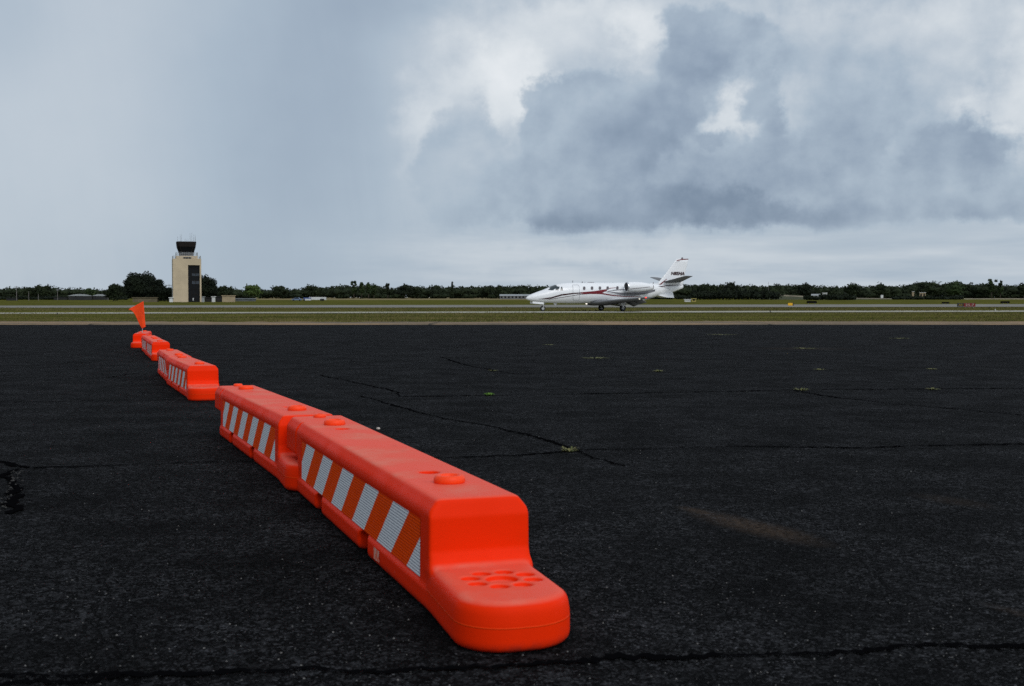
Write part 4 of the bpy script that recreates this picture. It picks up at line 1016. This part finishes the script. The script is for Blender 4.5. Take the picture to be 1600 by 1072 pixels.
for x in np.concatenate([np.linspace(topl[0][0], .6, 9), np.linspace(.8, XMAX, 70)]):
    zt_, zb, w = fus(x); h = max((zt_ - zb) / 2, .03); zc = (zt_ + zb) / 2; ring = []
    for k in range(40):
        t = 2 * math.pi * k / 40; c, s = math.cos(t), math.sin(t)
        ring.append((x, w * math.copysign(abs(c) ** (2 / NE), c), zc + h * math.copysign(abs(s) ** (2 / NE), s)))
    rings.append(ring)
mb = MB(); mb.loft(rings); fuse = mb.build('fuselage', white, jet, True)
def Jside(px, py, off=.006):
    y = -.6
    for _ in range(8): x, z = J(px, py, y); y = -ysurf(x, z)
    return x, y - off, z
def patch(name, m, top, bot, parent, n=40, rows_=6, fn=Jside, both=True):
    for sgn in ((1, -1) if both else (1,)):
        vs = []
        for i in range(n + 1):
            a = ev(top, i / n); c = ev(bot, i / n)
            for r in range(rows_ + 1):
                p = a + (c - a) * r / rows_; x, y, z = fn(*p); vs.append((x, y * sgn, z))
        k = rows_ + 1; mb = MB(); mb.add(vs, [(i * k + r, (i + 1) * k + r, (i + 1) * k + r + 1, i * k + r + 1) for i in range(n) for r in range(rows_)])
        mb.build(name, m, parent)
def z1(pts): return [(800 + a / 5.3333, 390 + c / 5.3333) for a, c in pts]
patch('stripe', nearblack, z1([(225, 413), (330, 396), (410, 372), (510, 360), (572, 357)]), z1([(225, 415), (330, 408), (410, 385), (510, 371), (572, 367)]), fuse)
patch('stripe', maroon, z1([(572, 356), (640, 350), (700, 344), (750, 335), (792, 329)]), z1([(572, 368), (640, 370), (700, 370), (750, 362), (792, 343)]), fuse)
patch('stripe', maroon, z1([(690, 352), (745, 360), (850, 379), (930, 387), (1000, 391), (1080, 391)]), z1([(690, 370), (745, 372), (850, 388), (930, 394), (1000, 397), (1080, 393)]), fuse)
patch('stripe', maroon, z1([(785, 330), (820, 319), (880, 315)]), z1([(785, 338), (820, 325), (880, 318)]), fuse)
patch('stripe', nearblack, z1([(250, 412), (330, 411), (450, 391), (560, 373), (650, 366)]), z1([(250, 414), (330, 415), (450, 395), (560, 377), (650, 370)]), fuse)
patch('stripe', greyp, z1([(790, 347), (860, 334), (930, 330), (1000, 326), (1100, 313), (1170, 308)]), z1([(790, 351), (860, 342), (930, 336), (1000, 331), (1100, 317), (1170, 311)]), fuse)
patch('stripe', greyp, z1([(800, 349), (900, 358), (1000, 361), (1100, 347), (1195, 332)]), z1([(800, 352), (900, 376), (1000, 386), (1100, 374), (1190, 350)]), fuse)
patch('stripe', palem, z1([(770, 347), (850, 371), (930, 380), (1000, 385), (1070, 384)]), z1([(770, 350), (850, 375), (930, 385), (1000, 389), (1070, 388)]), fuse)
def blobp(name, m, cx, cy, rx_, ry_, parent, fn=Jside, n=20, off=.008, slant=0.0, both=True, pw=2.6):
    for sgn in ((1, -1) if both else (1,)):
        vs = []
        for rr_ in (0, .5, 1):
            for k in range(n):
                t = 2 * math.pi * k / n; c, s = math.cos(t), math.sin(t); q_ = (abs(c) ** pw + abs(s) ** pw) ** (-1 / pw)
                x, y, z = fn(cx + rr_ * q_ * (c * rx_ + s * ry_ * slant), cy + rr_ * q_ * s * ry_, off); vs.append((x, y * sgn, z))
        mb = MB(); mb.add(vs, [(r * n + k, r * n + (k + 1) % n, (r + 1) * n + (k + 1) % n, (r + 1) * n + k) for r in (0, 1) for k in range(n)]); o_ = mb.build(name, m, parent)
        if sgn == 1: first = o_
    return first
for (cx, cy) in ((912.8, 450.5), (925.0, 450.3), (937.3, 450.2), (949.4, 450.2), (964.6, 450.0)):
    blobp('window', palem, cx, cy, 2.15, 2.95, fuse, off=.008)
    blobp('pane', cabinglass, cx, cy, 1.65, 2.4, fuse, off=.014)
def poly(name, m, pts, parent, off=.010, both=True, n=10):
    a = np.array(pts, float)
    patch(name, m, [a[0], a[1]], [a[3], a[2]], parent, n, 6, lambda x, y: Jside(x, y, off), both)
poly('windscreen', glassm, [(863.4, 446.9), (868.9, 447.0), (864.6, 453.6), (856.0, 453.0)], fuse)
poly('side_window', glassm, [(870.2, 447.6), (874.6, 447.8), (872.6, 453.7), (867.6, 453.6)], fuse)
poly('side_window', glassm, [(877.0, 447.9), (878.0, 447.9), (880.0, 453.8), (875.4, 453.8)], fuse)
# windscreen front panes, wrapping over the nose
mb = MB(); vs = []
for i in range(9):
    t = i / 8; x = J(857.5, 450, 0)[0] * (1 - t) + J(867, 450, 0)[0] * t; zt_, zb, w = fus(x); h = (zt_ - zb) / 2; zc = (zt_ + zb) / 2
    for k in range(13):
        an = R(38 + 104 * k / 12); c, s = math.cos(an), math.sin(an); vs.append((x, (w + .008) * math.copysign(abs(c) ** (2 / NE), c), zc + (h + .008) * abs(s) ** (2 / NE)))
mb.add(vs, [(i * 13 + k, i * 13 + k + 1, (i + 1) * 13 + k + 1, (i + 1) * 13 + k) for i in range(8) for k in range(12)]); mb.build('windscreen', glassm, fuse)
def outline(name, m, pts, parent, w=.018, closed=True, fn=Jside):
    P_ = []; n = len(pts)
    for i in range(n if closed else n - 1):
        a, c = np.array(pts[i], float), np.array(pts[(i + 1) % n], float)
        for t in np.linspace(0, 1, 6)[:-1]: P_.append(Vector(fn(*(a + (c - a) * t), .002)))
    P_.append(P_[0] if closed else Vector(fn(*pts[-1], .002))); mb = MB(); mb.tube(P_, w, 4); return mb.build(name, m, parent)
outline('door', palem, [(894.6, 445.4), (903.6, 445.2), (905.2, 448), (905.4, 467), (904, 469.2), (896.6, 469.2), (895.4, 467), (895.2, 450)], fuse, .017)
# wing box fairing
x0_, z0_ = J(925, 474.5, 0); x1_, _ = J(1003, 474, 0)
rings = []
for i in range(25):
    t = i / 24; x = x0_ + (x1_ - x0_) * t; q_ = math.sin(math.pi * min(1, max(0, t))) ** .5
    rings.append([(x, 1.02 * q_ * math.cos(a), z0_ + .18 + (.30 * q_ if math.sin(a) < 0 else .24 * q_) * math.sin(a)) for a in [2 * math.pi * k / 28 for k in range(28)]])
mb = MB(); mb.loft(rings[1:-1]); mb.build('belly_fairing', white, jet, True)
def foil(sections, n=14):
    """sections: (xLE, y, z, chord, thickness ratio, twist)"""
    rings = []
    for (xl, y, z, c, th, tw_) in sections:
        ring = []
        for k in range(2 * n):
            a = math.pi * k / n; xx = .5 * (1 + math.cos(a)); yt = 5 * th * (.2969 * math.sqrt(xx) - .126 * xx - .3516 * xx ** 2 + .2843 * xx ** 3 - .1036 * xx ** 4)
            zz = yt if k <= n else -yt
            ring.append((xl + xx * c, y, z + zz * c - math.tan(tw_) * (xx - .3) * c))
        rings.append(ring)
    return rings
xr, zr = J(930, 474.0, -.85)[0], .0
ZR = z0_ + .10
tipLE = J(1006, 465.0, -8.45); tipTE = J(1023.5, 465.0, -8.45)
for s in (-1, 1):
    zt_ = tipLE[1]
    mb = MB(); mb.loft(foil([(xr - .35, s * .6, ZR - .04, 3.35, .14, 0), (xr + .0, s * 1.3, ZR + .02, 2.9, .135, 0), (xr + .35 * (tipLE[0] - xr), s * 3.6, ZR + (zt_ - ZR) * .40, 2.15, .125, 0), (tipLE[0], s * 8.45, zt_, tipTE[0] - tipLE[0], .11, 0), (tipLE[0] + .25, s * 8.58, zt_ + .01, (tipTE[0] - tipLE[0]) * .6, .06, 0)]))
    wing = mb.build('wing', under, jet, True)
    # leading edge boot (polished)
    # flap, lowered
    for (ya, yb_, ca, cb) in ((1.25, 3.4, .80, .66), (3.5, 5.7, .64, .50)):
        def te(y): 
            ys_ = [1.3, 3.6, 8.45]; xs_ = [xr + 2.9, xr + .35 * (tipLE[0] - xr) + 2.15, tipTE[0]]; return float(np.interp(y, ys_, xs_))
        def zw(y): return float(np.interp(y, [1.3, 3.6, 8.45], [ZR + .02, ZR + (zt_ - ZR) * .40, zt_]))
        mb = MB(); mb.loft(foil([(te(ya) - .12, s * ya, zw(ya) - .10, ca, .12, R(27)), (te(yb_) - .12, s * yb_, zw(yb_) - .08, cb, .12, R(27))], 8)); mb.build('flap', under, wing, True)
    mb = MB(); mb.lathe([(.0, -.09), (.05, -.06), (.06, 0), (.04, .08), (.0, .1)], (tipLE[0] + .12, s * 8.56, zt_), 10, 'x')
    lm = mat('nav_light_' + ('red' if s < 0 else 'green'), (.6, .02, .02) if s < 0 else (.02, .5, .1), .3)
    lb = lm.node_tree.nodes['Principled BSDF']; lb.inputs['Emission Color'].default_value = (1, .08, .05, 1) if s < 0 else (.05, 1, .3, 1); lb.inputs['Emission Strength'].default_value = 1.0
    mb.build('nav_light', lm, wing, True)
    # engine
    ey = s * 1.42; ex0 = J(978.2, 448.5, -1.42)[0]; ez = J(978.2, 448.4, -1.42)[1]; ex1 = J(1019, 452, -1.42)[0]; L = ex1 - ex0
    mb = MB(); mb.lathe([(.36, .12), (.385, .03), (.395, .0), (.415, .04), (.425, .16), (.44, .5), (.445, .95), (.43, L * .55), (.36, L * .78), (.27, L * .97), (.25, L), (.22, L - .02), (.20, L - .3), (.0, L - .3)], (ex0, ey, ez), 36, 'x')
    eng = mb.build('engine', white, jet, True)
    mb = MB(); mb.lathe([(.375, .12), (.382, .03), (.397, -.008), (.424, .035), (.446, .13), (.44, .135)], (ex0, ey, ez), 36, 'x'); mb.build('inlet_lip', chrome, eng, True)
    mb = MB(); mb.lathe([(.37, .05), (.365, .2), (.36, .5), (.0, .5)], (ex0, ey, ez), 32, 'x'); mb.build('inlet_duct', darkm, eng, True)
    mb = MB(); mb.lathe([(.0, .25), (.05, .32), (.08, .40), (.355, .405), (.355, .415), (.0, .415)], (ex0, ey, ez), 24, 'x'); mb.build('fan', darkm, eng, True)
    mb = MB(); mb.lathe([(.0, L - .1), (.20, L - .1), (.205, L + .06), (.19, L + .08), (.0, L + .08)], (ex0, ey, ez), 24, 'x'); mb.build('exhaust', mat('hot_metal', (.12, .10, .09), .4, .8), eng, True)
    mb = MB(); mb.loft(foil([(ex0 + .55, s * .55, ez - .06, 2.0, .08, 0), (ex0 + .55, s * 1.1, ez - .02, 1.9, .08, 0)])); mb.build('pylon', white, jet, True)
    def esurf(px, py, off=.0, yc=-1.42, ez=ez, ex0=ex0, L=L):
        y = yc - .4
        for _ in range(6):
            x, z = J(px, py, y); r = float(np.interp(x - ex0, [0, .04, .16, .5, .95, L * .55, L * .78, L * .97], [.38, .415, .425, .44, .445, .43, .36, .27])); q_ = min(.98, abs(z - ez) / r); y = yc - r * math.sqrt(1 - q_ * q_)
        return x, y - .008 - off, z
    if s == -1:
        patch('stripe', nearblack, z1([(985, 327), (1060, 319), (1150, 309)]), z1([(985, 331), (1060, 323), (1150, 313)]), eng, 24, 2, esurf, False)
        patch('stripe', greyp, z1([(975, 352), (1060, 353), (1130, 343), (1195, 333)]), z1([(975, 358), (1060, 360), (1130, 356), (1190, 348)]), eng, 24, 3, esurf, False)
    # tailplane
    rl = J(1037.5, 440.8, 0); rt = J(1063.5, 441.0, 0); tl_ = J(1069.5, 431.4, -3.2); tt_ = J(1082.8, 431.8, -3.2)
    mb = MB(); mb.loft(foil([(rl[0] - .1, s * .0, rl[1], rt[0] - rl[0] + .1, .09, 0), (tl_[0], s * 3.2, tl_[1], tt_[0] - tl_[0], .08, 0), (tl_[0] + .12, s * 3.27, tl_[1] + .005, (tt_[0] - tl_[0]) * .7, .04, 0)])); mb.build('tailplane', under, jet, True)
    # ventral strake
    pa, pb, pc, pd = J(1026, 461.8, -.3), J(1051, 456.6, -.2), J(1053.6, 465.2, -.75), J(1042.5, 464.9, -.75)
    mb = MB(); q0_ = [(pa[0], s * .25, pa[1] + .06), (pb[0], s * .14, pb[1] + .06), (pc[0], s * .72, pc[1]), (pd[0], s * .72, pd[1])]
    mb.loft([[(x, y - .02, z) for x, y, z in q0_], [(x, y + .02, z) for x, y, z in q0_]]); mb.build('ventral_fin', white, jet)
# vertical fin
fin_pts = [(1017, 444.0), (1026, 445.5), (1057, 405.3), (1075.8, 403.6), (1069.5, 430), (1066.6, 445.2), (1040, 447)]
def finh(x, z): return .012
def slab(name, m, pts, th, parent, thb=None):
    P_ = [J(a, c, 0) for a, c in pts]; zs = [p[1] for p in P_]; zl, zh = min(zs), max(zs)
    def t(z): return th + ((thb or th) - th) * (1 - (z - zl) / (zh - zl))
    mb = MB(); mb.loft([[(x, -t(z), z) for x, z in P_], [(x, t(z), z) for x, z in P_]]); return mb.build(name, m, parent, bevel=0)
fl_ = []
ze = np.linspace(0, 1, 9)
for t in ze:
    a = ev([(1024, 447.0), (1057.4, 405.2)], t); c = ev([(1066.6, 447.0), (1070.5, 427), (1075.8, 403.6)], t)
    A_, C_ = J(*a, 0), J(*c, 0); z = A_[1] * .5 + C_[1] * .5; fl_.append((A_[0], z, C_[0] - A_[0], .10 - .02 * t))
rings = []
for (xl, z, c, th) in fl_:
    ring = []
    for k in range(28):
        a = math.pi * k / 14; xx = .5 * (1 + math.cos(a)); yt = 5 * th * (.2969 * math.sqrt(xx) - .126 * xx - .3516 * xx ** 2 + .2843 * xx ** 3 - .1036 * xx ** 4); ring.append((xl + xx * c, (yt if k <= 14 else -yt) * c * .8, z))
    rings.append(ring)
# the tip slopes: raise the rear of the top ring
mb = MB(); mb.loft(rings); fin = mb.build('fin', white, jet, True)
slab('dorsal_fillet', white, [(1012, 443.6), (1027, 443.0), (1034, 437.5), (1034, 446), (1014, 446)], .03, jet)
def finy(x, z):
    for (a, c) in zip(fl_[:-1], fl_[1:]):
        if a[1] <= z <= c[1] or c is fl_[-1]:
            t = min(1, max(0, (z - a[1]) / (c[1] - a[1]))); xl = a[0] + (c[0] - a[0]) * t; ch = a[2] + (c[2] - a[2]) * t; th = a[3] + (c[3] - a[3]) * t
            xx = min(1, max(0, (x - xl) / ch)); return 5 * th * (.2969 * math.sqrt(xx) - .126 * xx - .3516 * xx ** 2 + .2843 * xx ** 3 - .1036 * xx ** 4) * ch * .8
    return .03
def Jfin(px, py, off=.006):
    x, z = J(px, py, 0); return x, -finy(x, z) - .012, z
patch('stripe', maroon, [(1057.2, 406.4), (1066, 404.6), (1075.6, 404.4)], [(1056.6, 407.8), (1066, 406.2), (1075.4, 405.6)], fin, 16, 2, Jfin)
patch('stripe', palem, [(1055.3, 409.6), (1059, 408.3), (1062, 408.0)], [(1055.0, 410.2), (1059, 408.9), (1062, 408.4)], fin, 8, 1, Jfin)
patch('stripe', maroon, [(1026.6, 446.9), (1033, 441.6), (1041, 435.6)], [(1029.6, 446.9), (1034.6, 442.4), (1041.4, 436.2)], fin, 12, 2, Jfin)
patch('stripe', nearblack, [(1028, 447.4), (1040, 446.2), (1055, 444.8), (1065.5, 445.4)], [(1033, 448.6), (1041, 447.3), (1055, 445.8), (1065.5, 445.9)], fuse, 20, 2, Jside)
patch('stripe', greyp, [(1034, 448.6), (1042, 449.9), (1047.5, 452.0)], [(1034, 449.0), (1042, 450.4), (1047.5, 452.4)], fuse, 12, 1, Jside)
cz = J(1058, 427.6, 0); h_ = J(1058, 424.9, 0)[1] - J(1058, 430.2, 0)[1]; wn = J(1068.6, 427, 0)[0] - J(1047.2, 427, 0)[0]
for s in (-1, 1):
    yb_ = max(finy(cz[0] + q_ * wn, cz[1] - h_ / 2) for q_ in (-.5, -.3, -.1, .1)) + .012
    o_ = text('N85HA', h_ * 1.28, nearblack, fin, (cz[0], s * yb_, cz[1]), (math.pi / 2, 0, 0 if s < 0 else math.pi), width=wn, shear=.22, off=.018, name='registration')
# aerials and small fittings
def aerial(px, py0, py1, w, name='aerial', m=palem, yl=0):
    a, c = J(px, py0, yl), J(px + .6, py1, yl); mb = MB(); mb.loft([[(a[0] - w, yl - .012, a[1]), (a[0] + w, yl - .012, a[1]), (a[0] + w, yl + .012, a[1]), (a[0] - w, yl + .012, a[1])], [(c[0] - w * .5, yl - .01, c[1]), (c[0] + w * .6, yl - .01, c[1]), (c[0] + w * .6, yl + .01, c[1]), (c[0] - w * .5, yl + .01, c[1])]]); mb.build(name, m, jet)
aerial(894.5, 442.2, 438.2, .05); aerial(909.4, 442.0, 440.2, .07, m=nearblack); aerial(913.3, 442, 440.6, .06); aerial(922.5, 442, 441.0, .45, m=nearblack)
aerial(1020.3, 445, 441.0, .04, m=nearblack); aerial(1018.5, 445.4, 444.6, .35, m=nearblack); aerial(1065.5, 404.4, 402.4, .12, 'beacon', nearblack)
aerial(868.5, 472.8, 475.8, .10, 'landing_lamp_arm', whitem); aerial(1017, 443.8, 442.8, .2, m=white)
# landing gear
def wheel(px, py, yl, r, w, n_=1):
    x, z = J(px, py, yl); z = r; g_ = []
    mb = MB(); mb.lathe([(.0, -w / 2), (r * .8, -w / 2), (r * .96, -w * .36), (r, -w * .15), (r, w * .15), (r * .96, w * .36), (r * .8, w / 2), (.0, w / 2)], (0, 0, 0), 28, 'x')
    o_ = mb.build('wheel', blackm, jet, True); o_.rotation_euler = (0, 0, math.pi / 2); o_.location = (x, yl, z)
    for s in (-1, 1):
        mb = MB(); mb.lathe([(.0, s * (w / 2 + .012)), (r * .18, s * (w / 2 + .012)), (r * .45, s * (w / 2 - .004)), (r * .55, s * (w / 2 + .006)), (r * .55, s * w * .4), (.0, s * w * .4)], (0, 0, 0), 20, 'x'); mb.build('rim', whitem, o_, True)
    return x, z
nx_, nz_ = wheel(848, 483.2, 0, .235, .16)
b0 = J(848.5, 473.5, 0); mb = MB(); mb.tube([(nx_, 0, nz_ + .0), (nx_ + .04, 0, nz_ + .35), (b0[0] + .02, 0, b0[1] + .15)], [.05, .055, .07], 10)
mb.tube([(nx_, -.11, nz_), (nx_, -.11, nz_ + .3), (nx_ + .02, 0, nz_ + .36)], .03, 6); mb.tube([(nx_, .11, nz_), (nx_, .11, nz_ + .3), (nx_ + .02, 0, nz_ + .36)], .03, 6)
c0_ = J(855, 474.0, 0); mb.tube([(nx_ + .04, 0, nz_ + .4), (c0_[0], 0, c0_[1] + .1)], .03, 6); mb.build('nose_gear_leg', whitem, jet, True)
da, db, dc, dd = J(832, 471.0, -.28), J(849.6, 472.2, -.28), J(849.4, 475.6, -.28), J(832.4, 474.2, -.28)
for s in (-1, 1):
    mb = MB(); q_ = [(p[0], s * .28, p[1]) for p in (da, db, dc, dd)]; mb.loft([[(x, y - .012, z) for x, y, z in q_], [(x, y + .012, z) for x, y, z in q_]]); mb.build('gear_door', white, jet)
q_ = [J(a, c, 0) for a, c in ((863.5, 472), (865.2, 472), (869, 476.6), (867, 476.8))]; mb = MB(); mb.loft([[(x, -.02, z) for x, z in q_], [(x, .02, z) for x, z in q_]]); mb.build('gear_door', white, jet)
for s, px_ in ((-1, 973.0), (1, 939.4)):
    x, z = wheel(px_, 482.3, s * 2.25, .29, .2)
    mb = MB(); mb.tube([(x, s * 2.06, z), (x - .25, s * 2.02, z + .28), (x - .12, s * 2.05, 1.15)], [.055, .075, .08], 10); mb.tube([(x, s * 2.14, z), (x, s * 2.04, z)], .05, 8)
    mb.tube([(x - .2, s * 2.0, z + .3), (x + .25, s * 1.5, 1.1)], .035, 6); mb.build('main_gear_leg', whitem, jet, True)
    q_ = [(x - .42, 1.08), (x + .12, 1.08), (x + .22, .55), (x + .02, .36), (x - .18, .50)]
    mb = MB(); mb.loft([[(a, s * 2.38 - .012, c) for a, c in q_], [(a, s * 2.38 + .012, c) for a, c in q_]]); mb.build('gear_door', white, jet)
# lit landing lamps
lampm = mat('lit_lamp', (1, .95, .85), .3); lb = lampm.node_tree.nodes['Principled BSDF']; lb.inputs['Emission Color'].default_value = (1, .93, .8, 1); lb.inputs['Emission Strength'].default_value = 1.6
x, z = J(1001.5, 466.2, -7.6); mb = MB(); mb.lathe([(.0, -.12), (.07, -.08), (.08, 0), (.0, .05)], (x - .1, -7.6, z), 12, 'x'); mb.build('wing_lamp', lampm, jet, True)
x, z = J(916.5, 474.6, 0); mb = MB(); mb.lathe([(.0, -.09), (.05, -.06), (.05, .05), (.0, .08)], (x, 0, z + .0), 12, 'x'); mb.build('belly_lamp', lampm, jet, True)
